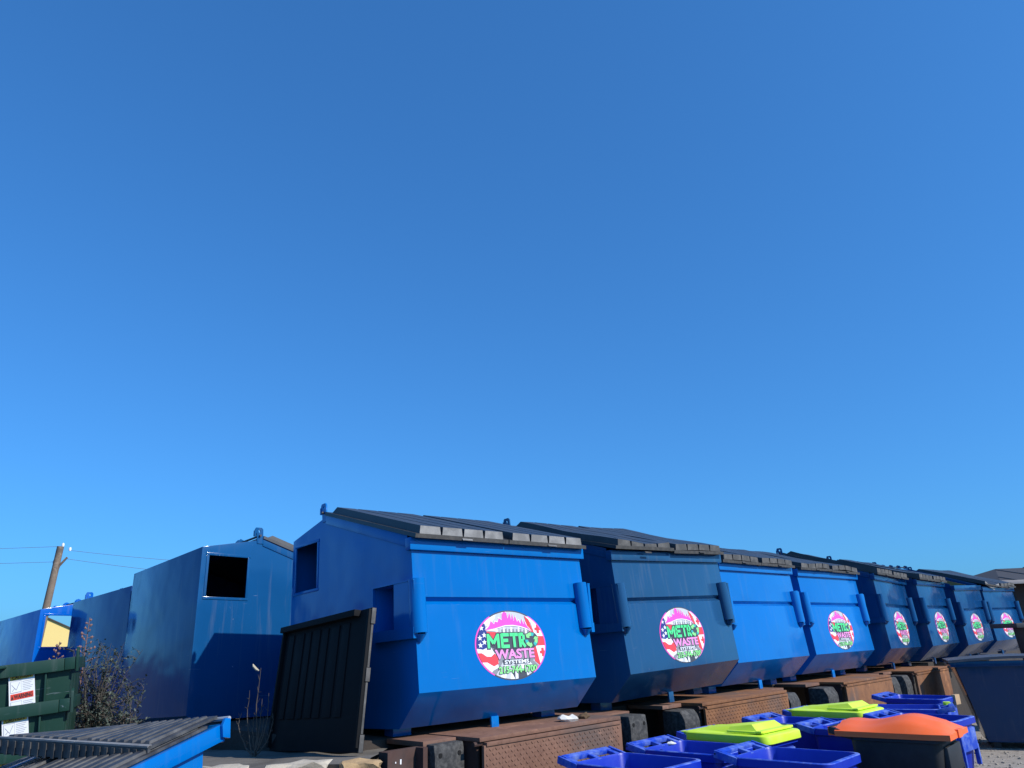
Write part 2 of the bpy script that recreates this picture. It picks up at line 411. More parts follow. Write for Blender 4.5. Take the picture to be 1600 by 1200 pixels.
def bumper(a0, a1, out, ztop, label, old):
    w_ = a1 - a0
    t = thing('dock_bumper', label, 'dock bumper', 'black rubber dock bumpers', Matrix.Translation(dock((a0 + a1) / 2, out - 0.2, ztop - 0.5)))
    inv = t.matrix_world.inverted()
    b = MB()
    h = 0.50; seg = 14 if old else 6
    rr = random.Random(int(a0 * 100))
    prof = []
    # rounded top edge front, worn
    for k in range(seg + 1):
        z = ztop - h + h * k / seg
        cut = 0.0
        if old: cut = 0.05 * max(0, (k / seg - 0.72) / 0.28) ** 2 + 0.03 * max(0, (0.2 - k / seg) / 0.2) ** 2 + rr.uniform(-0.004, 0.004)
        else: cut = 0.012 * (k in (0, seg))
        prof.append((out - cut, z))
    poly = [(out - 0.25, ztop - h)] + prof + [(out - 0.25, ztop)]
    b.prism(poly, a0, a1, lambda y, z, x: DM @ Vector((x, y, z)))
    o = b.build('rubber_block', M_RUBBER, None, 0.012 if not old else 0.02); o.parent = t; o.matrix_parent_inverse = inv
    for (fx, fz) in ((0.18, 0.86), (0.82, 0.86), (0.18, 0.45), (0.82, 0.45)):
        hb = MB(); cx = a0 + w_ * fx; cz = ztop - h + h * fz
        if old and fz > 0.8: continue
        hb.tube([DM @ Vector((cx, out - 0.05, cz)), DM @ Vector((cx, out + 0.0025, cz))], 0.016, 10)
        o = hb.build('bolt_hole_plug', flat('hole_shade_black', (0.004, 0.004, 0.004), 0.95), None); o.parent = t; o.matrix_parent_inverse = inv  # solid black plug: the hole's inner shade given as colour
    return t
bumper(-0.27, 0.0, -0.10, 1.055, 'flat black rubber bumper at the dock corner, left of the diamond tread plate', False)
bumper(1.80, 2.05, 0.03, 1.06, 'flat black rubber bumper right of the diamond tread plate', False)
bumper(2.68, 2.95, 0.02, 1.03, 'rounded worn rubber bumper left of the orange speckled plate', True)
bumper(4.94, 5.20, 0.02, 1.03, 'rounded worn rubber bumper right of the orange speckled plate', True)
bumper(5.90, 6.22, 0.06, 1.03, 'ragged rubber bumper left of the smooth rust brown plate', True)
bumper(8.14, 8.40, 0.10, 1.03, 'ragged rubber bumper right of the smooth rust brown plate', True)
bumper(8.66, 8.92, 0.10, 1.03, 'ragged rubber bumper left of the half shaded plate', True)

# ------------------------------------------------------------------ the slant top dumpster (local: X along front, Y to the rear, Z up)
W = 1.83
def zroof(y): return 1.731 - 0.1952 * (y - 1.418)
FRONT = [(0.068, 1.313), (0.068, 1.233), (0.048, 0.892), (0.088, 0.864), (0.042, 0.836), (0.0, 0.233), (0.255, 0.0)]
WY0, WY1, WZ0, WZ1 = 1.555, 1.965, 1.125, 1.53       # side window
PY0, PY1, PZ0, PZ1 = 0.27, 0.56, 0.68, 1.005           # fork pocket recess
def body_mesh(name, holes=(True, True), far_hole=None):
    bm = bmesh.new()
    cache = {}
    def V(x, y, z):
        k = (round(x, 4), round(y, 4), round(z, 4))
        if k not in cache: cache[k] = bm.verts.new((x, y, z))
        return cache[k]
    yc, y2 = 2.043, WY1
    prof = FRONT + [(WY0, 0.0), (WY1, 0.0), (yc, 0.05), (yc, 1.609), (WY1, zroof(WY1)), (WY0, zroof(WY0)), (1.418, 1.731)]
    for a, b in zip(prof[:-1], prof[1:]):
        bm.faces.new([V(0, *a), V(W, *a), V(W, *b), V(0, *b)])
    def roof(y): return zroof(y) if y >= 1.418 else 1.731 - (1.418 - y) * 0.3096
    for xi, x in enumerate((0, W)):
        cuts = [(PY0, PY1, PZ0, PZ1, True), (WY0, WY1, WZ0, WZ1, holes[xi])]
        if xi == 1 and far_hole: cuts[1:1] = [(*far_hole, 'top')]
        # the part ahead of the first cut follows the folded front
        y0 = cuts[0][0]
        bm.faces.new([V(x, *p) for p in FRONT] + [V(x, y0, 0), V(x, y0, cuts[0][2]), V(x, y0, cuts[0][3]), V(x, y0, roof(y0))])
        for k, (ya, yb, za, zb, is_open) in enumerate(cuts):
            bm.faces.new([V(x, ya, 0), V(x, yb, 0), V(x, yb, za), V(x, ya, za)])
            if is_open != 'top': bm.faces.new([V(x, ya, zb), V(x, yb, zb), V(x, yb, roof(yb)), V(x, ya, roof(ya))])
            if not is_open: bm.faces.new([V(x, ya, za), V(x, yb, za), V(x, yb, zb), V(x, ya, zb)])
            if k + 1 < len(cuts):
                yn, zna, znb = cuts[k + 1][0], cuts[k + 1][2], cuts[k + 1][3]
                mid = [V(x, 1.418, 1.731)] if yb < 1.418 < yn else []
                bm.faces.new([V(x, yb, 0), V(x, yn, 0), V(x, yn, zna), V(x, yn, znb), V(x, yn, roof(yn))] + mid + [V(x, yb, roof(yb)), V(x, yb, zb), V(x, yb, za)])
        bm.faces.new([V(x, WY1, 0), V(x, yc, 0.05), V(x, yc, 1.609), V(x, WY1, zroof(WY1)), V(x, WY1, WZ1), V(x, WY1, WZ0)])
        # fork pocket recess: ramped inner plate, deepest at the rear
        xi_ = 0.15 if xi == 0 else W - 0.15; xf = 0.004 if xi == 0 else W - 0.004
        a_, b_, c_, d_ = V(xf, PY0 + 0.004, PZ0 + 0.004), V(xi_, PY1 - 0.004, PZ0 + 0.004), V(xi_, PY1 - 0.004, PZ1 - 0.004), V(xf, PY0 + 0.004, PZ1 - 0.004)
        o1, o2, o3, o4 = V(x, PY0, PZ0), V(x, PY1, PZ0), V(x, PY1, PZ1), V(x, PY0, PZ1)
        bm.faces.new([a_, b_, c_, d_]); bm.faces.new([o2, o3, c_, b_]); bm.faces.new([o1, o2, b_, a_]); bm.faces.new([o3, o4, d_, c_]); bm.faces.new([o4, o1, a_, d_])
    bmesh.ops.recalc_face_normals(bm, faces=bm.faces)
    es = [e for e in bm.edges if len(e.link_faces) == 2 and e.calc_face_angle(0) > R(20)]
    bmesh.ops.bevel(bm, geom=es, offset=0.009, segments=2, profile=0.6, affect='EDGES', clamp_overlap=True)
    bmesh.ops.triangulate(bm, faces=[f for f in bm.faces if len(f.verts) > 5])
    bmesh.ops.solidify(bm, geom=bm.faces, thickness=0.006)
    me = bpy.data.meshes.new(name); bm.to_mesh(me); bm.free()
    me.materials.append(M_PAINT); me.shade_smooth(); me.set_sharp_from_angle(angle=R(35))
    return me
OX, OY, OZ = W / 2, 1.0, -0.085            # root at the base centre
def loc_fix(o):                             # parts are modelled from the front fold corner
    o.location = (-OX, -OY, -OZ); return o

TH = math.atan2(0.43, 1.42)
def lid_bmesh(mb, x0, wid, warp=None, L=1.485, nrib=4):
    ct, st_ = math.cos(TH), math.sin(TH)
    def P(x, s, h):
        if warp: h = h + warp((x - x0) / wid, s / L)
        return (x, 1.405 - s * ct - h * st_, 1.745 - s * st_ + h * ct)
    ns = 6 if warp else 1
    def slab(xa, xb, s0, s1, h0, h1, ina=0.0, inf=0.0, inb=0.0, mtop=0, mfront=2):
        for k in range(ns):
            a = s0 + (s1 - s0) * k / ns; b = s0 + (s1 - s0) * (k + 1) / ns
            at = a + (inb if k == 0 else 0); bt = b - (inf if k == ns - 1 else 0)
            v = [P(xa, a, h0), P(xb, a, h0), P(xb, b, h0), P(xa, b, h0), P(xa + ina, at, h1), P(xb - ina, at, h1), P(xb - ina, bt, h1), P(xa + ina, bt, h1)]
            mb.mesh(v, [(0, 1, 2, 3)], 0); mb.mesh(v, [(4, 5, 6, 7)], mtop)
            mb.mesh(v, [(0, 4, 7, 3), (1, 2, 6, 5)], mtop)
            if k == 0: mb.mesh(v, [(0, 1, 5, 4)], 0)
            if k == ns - 1: mb.mesh(v, [(3, 2, 6, 7)], mfront)
    slab(x0, x0 + wid, 0.0, L, 0.0, 0.030, 0.002, 0.004, 0.0, 0, 2)
    if x0 < 0.3: slab(x0 + wid - 0.02, x0 + wid + 0.03, 0.02, L - 0.03, -0.012, -0.001, 0.0, 0.0, 0.0, 0, 0)
    m = 0.040; rw = (wid - 2 * m) / nrib
    for i in range(nrib):
        xa = x0 + m + i * rw + 0.007; xb = x0 + m + (i + 1) * rw - 0.007
        slab(xa, xb, 0.05, L - 0.018, 0.0285, 0.088, 0.008, 0.016, 0.06, 0, 1)
    # pale bar drawing the light that shows through the handle slot
    xm = x0 + wid * 0.53
    mb.mesh([P(xm - 0.05, L, 0.006), P(xm + 0.05, L, 0.006), P(xm + 0.05, L + 0.012, 0.004), P(xm - 0.05, L + 0.012, 0.004),
             P(xm - 0.05, L, 0.016), P(xm + 0.05, L, 0.016), P(xm + 0.05, L + 0.012, 0.012), P(xm - 0.05, L + 0.012, 0.012)],
            [(0, 1, 2, 3), (4, 5, 6, 7), (3, 2, 6, 7), (0, 4, 7, 3), (1, 2, 6, 5)], 1)

# ---- round decal: flat print, layered polygons clipped to the disc
DEC = [('d_grey', (0.55, 0.55, 0.57)), ('d_dark', (0.07, 0.07, 0.085)), ('d_white', (0.82, 0.82, 0.84)), ('d_pink', (0.86, 0.09, 0.50)), ('d_red', (0.78, 0.06, 0.07)),
       ('d_navy', (0.03, 0.045, 0.22)), ('d_green', (0.10, 0.80, 0.27)), ('d_teal', (0.05, 0.45, 0.42)), ('d_mid', (0.26, 0.26, 0.28)), ('d_lightpink', (0.90, 0.30, 0.66)), ('d_lime', (0.28, 0.80, 0.25))]
DEC_M = [flat('decal_' + n_[2:], c_, 0.35, 0.03) for n_, c_ in DEC]
DI = {n_[2:]: i for i, (n_, c_) in enumerate(DEC)}
def clip_disc(poly, r=0.995, n=64):
    out = poly
    for k in range(n):
        a = 2 * PI * (k + 0.5) / n; nx_, ny_ = math.cos(a), math.sin(a)
        inp = out; out = []
        if not inp: return []
        for i in range(len(inp)):
            p, q = inp[i - 1], inp[i]
            dp = p[0] * nx_ + p[1] * ny_ - r; dq = q[0] * nx_ + q[1] * ny_ - r
            if dq <= 0:
                if dp > 0:
                    t = dp / (dp - dq); out.append((p[0] + (q[0] - p[0]) * t, p[1] + (q[1] - p[1]) * t))
                out.append(q)
            elif dp <= 0:
                t = dp / (dp - dq); out.append((p[0] + (q[0] - p[0]) * t, p[1] + (q[1] - p[1]) * t))
    return out
def text_polys(s, offset=0.0, spacing=1.0):
    """triangles of a text, normalised to the bounding box of the un-offset text"""
    def tri(off):
        cu = bpy.data.curves.new('t', 'FONT'); cu.body = s; cu.size = 1; cu.offset = off; cu.space_character = spacing; cu.resolution_u = 3
        ob = bpy.data.objects.new('t', cu); COL.objects.link(ob)
        dg = bpy.context.evaluated_depsgraph_get(); me = bpy.data.meshes.new_from_object(ob.evaluated_get(dg))
        me.calc_loop_triangles()
        r_ = [[(me.vertices[i].co.x, me.vertices[i].co.y) for i in t.vertices] for t in me.loop_triangles]
        bpy.data.objects.remove(ob); bpy.data.curves.remove(cu); bpy.data.meshes.remove(me)
        return r_
    base = tri(0.0)
    xs_ = [p[0] for t in base for p in t]; ys_ = [p[1] for t in base for p in t]
    bx = (min(xs_), max(xs_), min(ys_), max(ys_))
    t = tri(offset) if offset else base
    return [[((p[0] - bx[0]) / (bx[1] - bx[0]), (p[1] - bx[2]) / (bx[3] - bx[2])) for p in q] for q in t]
def decal_object():
    mb = MB()
    CX, CZ, AX, AZ = 0.905, 0.527, 0.372, 0.262
    def put(poly, layer, mi, clip=True, r=0.965):
        if clip: poly = clip_disc(poly, r)
        if len(poly) < 3: return
        pts = []
        for x, y in poly:
            z = CZ + y * AZ; yy = 0.042 * (z - 0.233) / 0.603
            pts.append((CX + x * AX, yy - 0.0015 - 0.0007 * layer, z))
        mb.poly(pts, DI[mi])
    circ = [(math.cos(2 * PI * k / 96), math.sin(2 * PI * k / 96)) for k in range(96)]
    put(circ, 0, 'dark', False)
    # coloured ring: pink on the sides, dark at top and bottom
    for k in range(96):
        a0, a1 = 2 * PI * k / 96, 2 * PI * (k + 1) / 96
        s_ = abs(math.cos((a0 + a1) / 2))
        if s_ > 0.55:
            put([(math.cos(a0) * 0.962, math.sin(a0) * 0.962), (math.cos(a0), math.sin(a0)), (math.cos(a1), math.sin(a1)), (math.cos(a1) * 0.962, math.sin(a1) * 0.962)], 1, 'pink', False)
    put([(x * 0.965, y * 0.965) for x, y in circ], 1, 'grey', False)
    # rays at the bottom
    for k in range(22):
        a0 = PI * 1.02 + k * PI * 0.96 / 22; a1 = a0 + PI * 0.96 / 22
        put([(0.05, 0.1), (math.cos(a0) * 1.2, math.sin(a0) * 1.2), (math.cos(a1) * 1.2, math.sin(a1) * 1.2)], 2, ('white', 'mid', 'grey', 'white', 'grey')[k % 5])
    put([(-0.1, -0.72), (0.32, -0.72), (0.42, -1.2), (0.1, -1.2)], 3, 'dark')
    put([(0.02, -0.75), (0.10, -0.75), (0.08, -1.1), (0.0, -1.1)], 4, 'white')
    # dark band behind the words, with light slats
    put([(-0.72, 0.30), (-0.2, 0.46), (0.35, 0.44), (0.72, 0.30), (0.72, -0.22), (0.60, -0.46), (-0.45, -0.46), (-0.60, -0.2)], 3, 'mid')
    for k in range(9):
        x = -0.42 + k * 0.105
        put([(x, 0.32), (x + 0.05, 0.32), (x + 0.052, 0.50), (x + 0.004, 0.50)], 4, 'grey' if k % 2 else 'white')
    put([(-0.70, 0.18), (0.40, 0.30), (0.72, 0.05), (0.64, -0.20), (-0.5, -0.22)], 4, 'dark')
    # flag with stars and wavy stripes at the left
    put([(-1.2, -0.02), (-1.2, 0.75), (-0.70, 0.62), (-0.66, 0.30), (-0.69, -0.05), (-0.80, -0.10)], 5, 'navy')
    def star(cx, cy, r_):
        put([(cx + r_ * (1 if k % 2 == 0 else 0.42) * math.sin(k * PI / 5), cy + 1.25 * r_ * (1 if k % 2 == 0 else 0.42) * math.cos(k * PI / 5)) for k in range(10)], 6, 'white')
    for cx, cy in ((-0.80, 0.50), (-0.86, 0.22), (-0.74, 0.30), (-0.86, 0.02), (-0.75, 0.10)): star(cx, cy, 0.07)
    put([(-1.2, 0.0), (-0.95, -0.02), (-0.80, -0.12), (-0.62, -0.02), (-0.5, -0.10), (-0.42, -0.62), (-0.7, -0.75), (-1.2, -0.6)], 4, 'white')
    put([(-1.2, -0.18), (-0.84, -0.20), (-0.72, -0.30), (-0.60, -0.31), (-0.50, -0.22), (-0.42, -0.36), (-0.42, -0.52), (-0.55, -0.58), (-0.72, -0.46), (-1.2, -0.44)], 5, 'red')
    put([(-0.95, 0.9), (-0.3, 1.1), (-0.42, 0.75), (-0.62, 0.55), (-0.80, 0.60)], 4, 'white')
    put([(-0.68, 0.40), (-0.28, 0.36), (-0.50, 0.14)], 6, 'red')
    # white flag with red crosses at the right
    put([(0.45, 0.80), (0.62, 0.62), (0.70, 0.22), (1.2, 0.22), (1.2, 1.0)], 4, 'white')
    put([(0.44, 0.84), (0.56, 0.72), (0.70, 0.24), (0.60, 0.24), (0.50, 0.50)], 5, 'red')
    put([(0.66, 0.22), (1.2, 0.20), (1.2, -0.06), (0.66, -0.06)], 5, 'red')
    put([(0.68, -0.06), (1.2, -0.06), (1.2, -0.8), (0.74, -0.62)], 4, 'white')
    put([(0.60, -0.04), (0.69, -0.04), (0.78, -0.66), (0.62, -0.5)], 5, 'red')
    for cx, cy in ((0.80, 0.43), (0.88, -0.26)):
        put([(cx - 0.09, cy - 0.035), (cx + 0.09, cy - 0.035), (cx + 0.09, cy + 0.045), (cx - 0.09, cy + 0.045)], 6, 'red')
        put([(cx - 0.035, cy - 0.12), (cx + 0.035, cy - 0.12), (cx + 0.035, cy + 0.13), (cx - 0.035, cy + 0.13)], 7, 'red')
    # skyline over an arc
    arc = [(-0.70, 0.43), (-0.34, 0.38), (-0.40, 0.47), (-0.15, 0.535), (0.08, 0.54), (0.30, 0.50), (0.48, 0.43), (0.60, 0.35)]
    top = [(0.47, 0.56), (0.43, 0.70), (0.40, 0.58), (0.36, 0.74), (0.31, 0.60), (0.26, 0.72), (0.22, 0.66), (0.17, 0.84), (0.12, 0.68), (0.10, 0.90), (0.05, 0.72), (0.02, 0.93), (-0.05, 0.76), (-0.07, 0.93), (-0.14, 0.97), (-0.20, 0.90), (-0.22, 0.72), (-0.30, 0.78), (-0.34, 0.66), (-0.42, 0.68), (-0.44, 0.60), (-0.53, 0.70), (-0.58, 0.56)]
    put([(x * 1.03, y * 1.02 + 0.012) for x, y in arc + top], 5, 'white'); put(arc + top, 6, 'pink')
    put([(-0.70, 0.43), (-0.34, 0.38), (-0.34, 0.41), (-0.40, 0.47), (-0.15, 0.535), (0.08, 0.54), (0.30, 0.50), (0.48, 0.43), (0.60, 0.35), (0.49, 0.455), (0.30, 0.53), (0.08, 0.57), (-0.15, 0.565), (-0.44, 0.48)], 7, 'white')
    def words(s, x0, x1, y0, y1, mi, layer, outline, omi='dark', spacing=1.0, fat=0.02):
        if outline:
            for t in text_polys(s, outline, spacing): put([(x0 + (x1 - x0) * p[0], y0 + (y1 - y0) * p[1]) for p in t], layer, omi)
        for t in text_polys(s, fat, spacing): put([(x0 + (x1 - x0) * p[0], y0 + (y1 - y0) * p[1]) for p in t], layer + 1, mi)
    def stroke(x0, y0, x1, y1, w0, g_, layer, mi):
        dx, dy = x1 - x0, (y1 - y0) * 0.705; L_ = math.hypot(dx, dy); px_, py_ = -dy / L_ * w0 / 2, dx / L_ * w0 / 2 / 0.705
        ex_, ey_ = dx / L_ * g_, dy / L_ * g_ / 0.705
        put([(x0 + px_ - ex_, y0 + py_ - ey_), (x1 + px_ + ex_, y1 + py_ + ey_), (x1 - px_ + ex_, y1 - py_ + ey_), (x0 - px_ - ex_, y0 - py_ - ey_)], layer, mi)
    B_, T_ = -0.075, 0.325
    strokes = [(-0.645, B_, -0.645, T_), (-0.375, B_, -0.375, T_), (-0.625, T_ - 0.06, -0.51, 0.06), (-0.395, T_ - 0.06, -0.51, 0.06),
               (-0.27, B_, -0.27, T_), (-0.28, T_ - 0.035, -0.07, T_ - 0.035), (-0.28, 0.13, -0.10, 0.13), (-0.28, B_ + 0.035, -0.07, B_ + 0.035),
               (-0.04, T_ - 0.035, 0.19, T_ - 0.035), (0.075, B_, 0.075, T_),
               (0.24, B_, 0.24, T_), (0.23, T_ - 0.035, 0.34, T_ - 0.035), (0.35, T_ - 0.05, 0.35, 0.13), (0.23, 0.10, 0.34, 0.10), (0.27, 0.10, 0.38, B_)]
    for st_ in strokes: stroke(*st_, 0.105, 0.025, 8, 'dark')
    for st_ in strokes: stroke(*st_, 0.066, 0.0, 9, 'green')
    words('WASTE', -0.48, 0.61, -0.39, -0.135, 'lightpink', 8, 0.06, fat=0.032)
    put([(-0.30, -0.42), (0.48, -0.42), (0.46, -0.55), (-0.28, -0.55)], 7, 'dark')
    words('SYSTEMS', -0.25, 0.43, -0.535, -0.435, 'white', 8, 0.0, fat=0.03)
    words('215-744-1700', -0.42, 0.64, -0.79, -0.61, 'lime', 8, 0.085, fat=0.03)
    # recycling arrows in place of the O
    ox, oy = 0.575, 0.12
    put([(ox + 0.205 * math.cos(k * PI / 12), oy + 0.235 * math.sin(k * PI / 12)) for k in range(24)], 8, 'dark')
    for q in range(3):
        b0 = PI / 2 + q * 2 * PI / 3
        for k in range(5):
            a0 = b0 - 0.55 + k * 0.26; a1 = a0 + 0.26
            ro, ri = 0.185, 0.10
            put([(ox + ri * math.cos(a0), oy + ri * 1.15 * math.sin(a0)), (ox + ro * math.cos(a0), oy + ro * 1.15 * math.sin(a0)), (ox + ro * math.cos(a1), oy + ro * 1.15 * math.sin(a1)), (ox + ri * math.cos(a1), oy + ri * 1.15 * math.sin(a1))], 9, 'lime' if k > 1 else 'teal')
        a1 = b0 - 0.55 + 5 * 0.26
        put([(ox + 0.06 * math.cos(a1), oy + 0.07 * math.sin(a1)), (ox + 0.23 * math.cos(a1), oy + 0.26 * math.sin(a1)), (ox + 0.145 * math.cos(a1 + 0.42), oy + 0.165 * math.sin(a1 + 0.42))], 9, 'lime')
    me = mb.build('logo_decal', DEC_M, None, smooth=0, fix=False)
    return me

def pocket(mb, side):
    X = (lambda x: x) if side == 0 else (lambda x: W - x)
    def bx(x0, x1, y0, y1, z0, z1):
        a, b = sorted((X(x0), X(x1))); mb.box((a, y0, z0), (b, y1, z1))
    bx(-0.034, -0.002, 0.0, 0.572, 1.004, 1.014)       # top flange
    bx(-0.040, -0.002, 0.0, 0.572, 0.600, 0.678)       # lower lip
    bx(-0.034, -0.002, 0.560, 0.574, 0.679, 1.003)     # rear post
    bx(-0.030, -0.003, 0.0, 0.268, 0.679, 1.003)       # front cheek
    # rolled tube on the front corner, tapered gusset below
    c0 = 0.022 if side == 0 else 0.058; y0_, y1_ = 0.030, 0.055
    pts = [(X(c0 + 0.0), 0.020, 0.578), (X(c0), y0_ - 0.02, 0.632), (X(c0), y0_ - 0.012, 0.634), (X(c0), y1_ - 0.012, 1.018), (X(c0), y1_ - 0.012, 1.022)]
    mb.tube(pts[:2], [0.020, 0.050], 18)
    mb.tube(pts[2:4], [0.063, 0.063], 20)

def bracket(mb, x, big):
    if big:
        o_ = [(1.400, 1.69), (1.465, 1.69), (1.478, 1.79), (1.500, 1.835), (1.488, 1.858), (1.425, 1.860), (1.408, 1.842), (1.404, 1.78)]
        cx, cz = 1.452, 1.828
        i_ = [(cx + (a - cx) * 0.30, cz + (b - cz) * 0.16) for a, b in o_]
        t = 0.014; n = 8
        vv = [(x - t / 2, a, b) for a, b in o_] + [(x + t / 2, a, b) for a, b in o_] + [(x - t / 2, a, b) for a, b in i_] + [(x + t / 2, a, b) for a, b in i_]
        ff = []
        for k in range(n):
            k2 = (k + 1) % n
            ff += [(k, k2, n + k2, n + k), (2 * n + k, 3 * n + k, 3 * n + k2, 2 * n + k2), (k, 2 * n + k, 2 * n + k2, k2), (n + k, n + k2, 3 * n + k2, 3 * n + k)]
        mb.mesh(vv, ff)
        mb.box((x - 0.012, 1.487, 1.765), (x + 0.012, 1.507, 1.825))
    else:
        for dx in (-0.028, 0.028):
            mb.prism([(1.395, 1.71), (1.47, 1.70), (1.475, 1.79), (1.45, 1.815), (1.41, 1.80)], x + dx - 0.006, x + dx + 0.006, lambda y, z, xx: (xx, y, z))

BODY_ME = body_mesh('body')
proto = thing('dumpster', 'x', 'dumpster')
def part(o, name=None): o.parent = proto; loc_fix(o); return o
bo = bpy.data.objects.new('body', BODY_ME); COL.objects.link(bo); part(bo)
m = MB(); m.box((-0.031, 0.036, 1.233), (W + 0.031, 0.105, 1.327)); part(m.build('front_rim', M_PAINT, None, 0.008))
m = MB(); m.prism([(1.395, 1.70), (1.44, 1.715), (1.44, 1.742), (1.398, 1.744)], -0.005, W + 0.005, lambda y, z, x: (x, y, z)); part(m.build('ridge_strip', M_PAINT, None, 0.003))
for xs_ in (-0.008, W + 0.002):                      # slim flange along the sloping side edges
    m = MB(); m.prism([(0.11, 1.262), (1.40, 1.668), (1.40, 1.746), (0.11, 1.353)], xs_, xs_ + 0.006, lambda y, z, x: (x, y, z))
    part(m.build('side_flange', M_PAINT, None, 0.002))
for s_ in (0, 1):
    m = MB(); pocket(m, s_); part(m.build('fork_pocket', M_PAINT, None, 0.0, 50))
for s_ in (0, 1):
    m = MB(); x = -0.006 if s_ == 0 else W - 0.004
    a, b = x, x + 0.010
    m.box((a, WY0 - 0.032, WZ1), (b, WY1 + 0.032, WZ1 + 0.026)); m.box((a, WY0 - 0.032, WZ0 - 0.026), (b, WY1 + 0.032, WZ0))
    m.box((a, WY0 - 0.026, WZ0), (b, WY0, WZ1)); m.box((a, WY1, WZ0), (b, WY1 + 0.026, WZ1))
    part(m.build('window_frame', M_PAINT, None, 0.003))
for k in range(2):
    m = MB(); lid_bmesh(m, -0.02 + k * 0.937, 0.928)
    part(m.build('lid', [M_LID, M_LIDEDGE, M_LIDLIP], None, 0.0, 30))
m = MB(); m.tube([(-0.03, 1.443, 1.772), (W + 0.03, 1.443, 1.772)], 0.012, 8); part(m.build('hinge_rod', M_STEEL))
for x, big in ((0.0, True), (0.455, False), (0.915, False), (1.375, False), (W, False)):
    m = MB(); bracket(m, x, big); part(m.build('hinge_bracket', M_PAINT, None, 0.0))
for (x0, x1, y0, y1) in ((0.08, 0.24, 0.46, 0.58), (W - 0.24, W - 0.08, 0.46, 0.58), (0.04, 0.20, 1.78, 1.9), (W - 0.24, W - 0.08, 1.78, 1.9), (0.83, 0.905, 0.225, 0.245)):
    m = MB(); m.box((x0, y0, -0.083), (x1, y1, 0.012 if y0 > 0.2 else 0.03)); part(m.build('foot', M_PAINT, None, 0.003))
part(decal_object())

BRIGHT = (0.0, 0.138, 0.45, 0.35); BRIGHT2 = (0.006, 0.155, 0.50, 0.45); SLATE = (0.017, 0.078, 0.185, 0.7); NAVY = (0.005, 0.060, 0.185, 0.7); MID = (0.008, 0.085, 0.30, 1)
def colour(t, c):
    for ch in t.children:
        ch.color = c
        for g_ in ch.children: g_.color = c
def pose(T, yaw, tilt, rl):
    Rm = rotm(yaw, tilt, rl)
    return Matrix.Translation((T[0], T[1], T[2] + EYE)) @ Rm @ Matrix.Translation((OX, OY, OZ))
ROW = [
 ((-0.7177, 5.5894, -0.5514), (0.7346, -0.0415, -0.0057), BRIGHT, 'bright blue dumpster nearest the camera, a black lid leaning on its side'),
 ((0.9716, 7.0578, -0.541), (0.7616, -0.0304, -0.0306), SLATE, 'dark slate blue dumpster standing between two bright blue ones, round decal on its front'),
 ((2.3708, 8.6641, -0.5332), (0.805, -0.031, -0.0072), BRIGHT2, 'bright blue dumpster with no round decal on its front'),
 ((3.8287, 10.2611, -0.5203), (0.7619, -0.0302, -0.001), BRIGHT2, 'bright blue dumpster with round decal, right of the one without any decal'),
 ((5.4988, 11.7551, -0.5144), (0.8817, -0.0058, 0.0133), NAVY, 'navy dumpster with decal standing right after the last bright blue dumpster'),
 ((6.9173, 13.2708, -0.534), (0.8475, -0.0032, -0.0063), NAVY, 'navy dumpster with two closed lids, left of the one standing open'),
 ((8.4487, 14.9403, -0.5801), (0.7975, 0.0275, -0.0286), NAVY, 'navy dumpster standing open without lids, brown inside showing'),
 ((9.9127, 16.4372, -0.5488), (0.7046, 0.0065, -0.0124), NAVY, 'navy dumpster ending the row, its lid sagging, half hidden by the maroon stand'),
]
G_ROW = 'blue dumpsters in a row on the loading dock'
made = []
for i, (T, ang, col, lab) in enumerate(ROW):
    skip = ()
    if i == 2: skip = ('logo_decal',)
    if i == 6: skip = ('lid',)
    t = copy_tree(proto, None, skip) if i else copy_tree(proto)
    t.matrix_world = pose(T, *ang); tag(t, lab, 'dumpster', G_ROW); colour(t, col); made.append(t)
def swap(ch, warp):
    x0 = -0.02 if ch.data.vertices[0].co.x < 0.5 else 0.917
    m = MB(); lid_bmesh(m, x0, 0.928, warp); q = m.build('lid', [M_LID, M_LIDEDGE2, M_LIDLIP], None, 0.0, 30)
    ch.data = q.data; bpy.data.objects.remove(q)
for i, t in enumerate(made):
    if i == 0: continue
    for j, ch in enumerate([c for c in t.children if c.name.startswith('lid')]):
        a_, b_, c_ = random.uniform(0.006, 0.020), random.uniform(-0.010, 0.012), random.uniform(-0.5, 0.5)
        swap(ch, lambda a, s, a_=a_, b_=b_, c_=c_: -a_ * math.sin(PI * s) + b_ * s * math.cos(2 * PI * (a + c_)) + 0.006 * math.sin(9 * s + 5 * a + c_ * 9))
# far dumpster: sagging left lid
for ch in made[7].children:
    if ch.name.startswith('lid') and ch.data.vertices[0].co.x < 0.5:
        m = MB(); lid_bmesh(m, -0.02, 0.928, lambda a, s: -0.10 * max(0, s - 0.55) / 0.45 * math.sin(a * PI) * 0.8 + 0.05 * s * (1 - a))
        q = m.build('lid', [M_LID, M_LIDEDGE, M_LIDLIP], made[7], 0.0, 30); loc_fix(q)
        bpy.data.objects.remove(ch); break
# open dumpster: rusty lining on inner walls
m = MB()
m.box((W - 0.022, 0.15, 0.1), (W - 0.014, 1.40, 1.20)); m.prism([(0.12, 1.20), (1.40, 1.20), (1.40, 1.69), (0.12, 1.285)], W - 0.022, W - 0.014, lambda y, z, x: (x, y, z))
m.box((0.03, 2.012, 0.1), (W - 0.03, 2.02, 1.55))
q = m.build('rusty_lining', rust('olive_rust', (0.30, 0.23, 0.08), (0.36, 0.24, 0.09), (0.22, 0.11, 0.05)), made[6]); loc_fix(q)

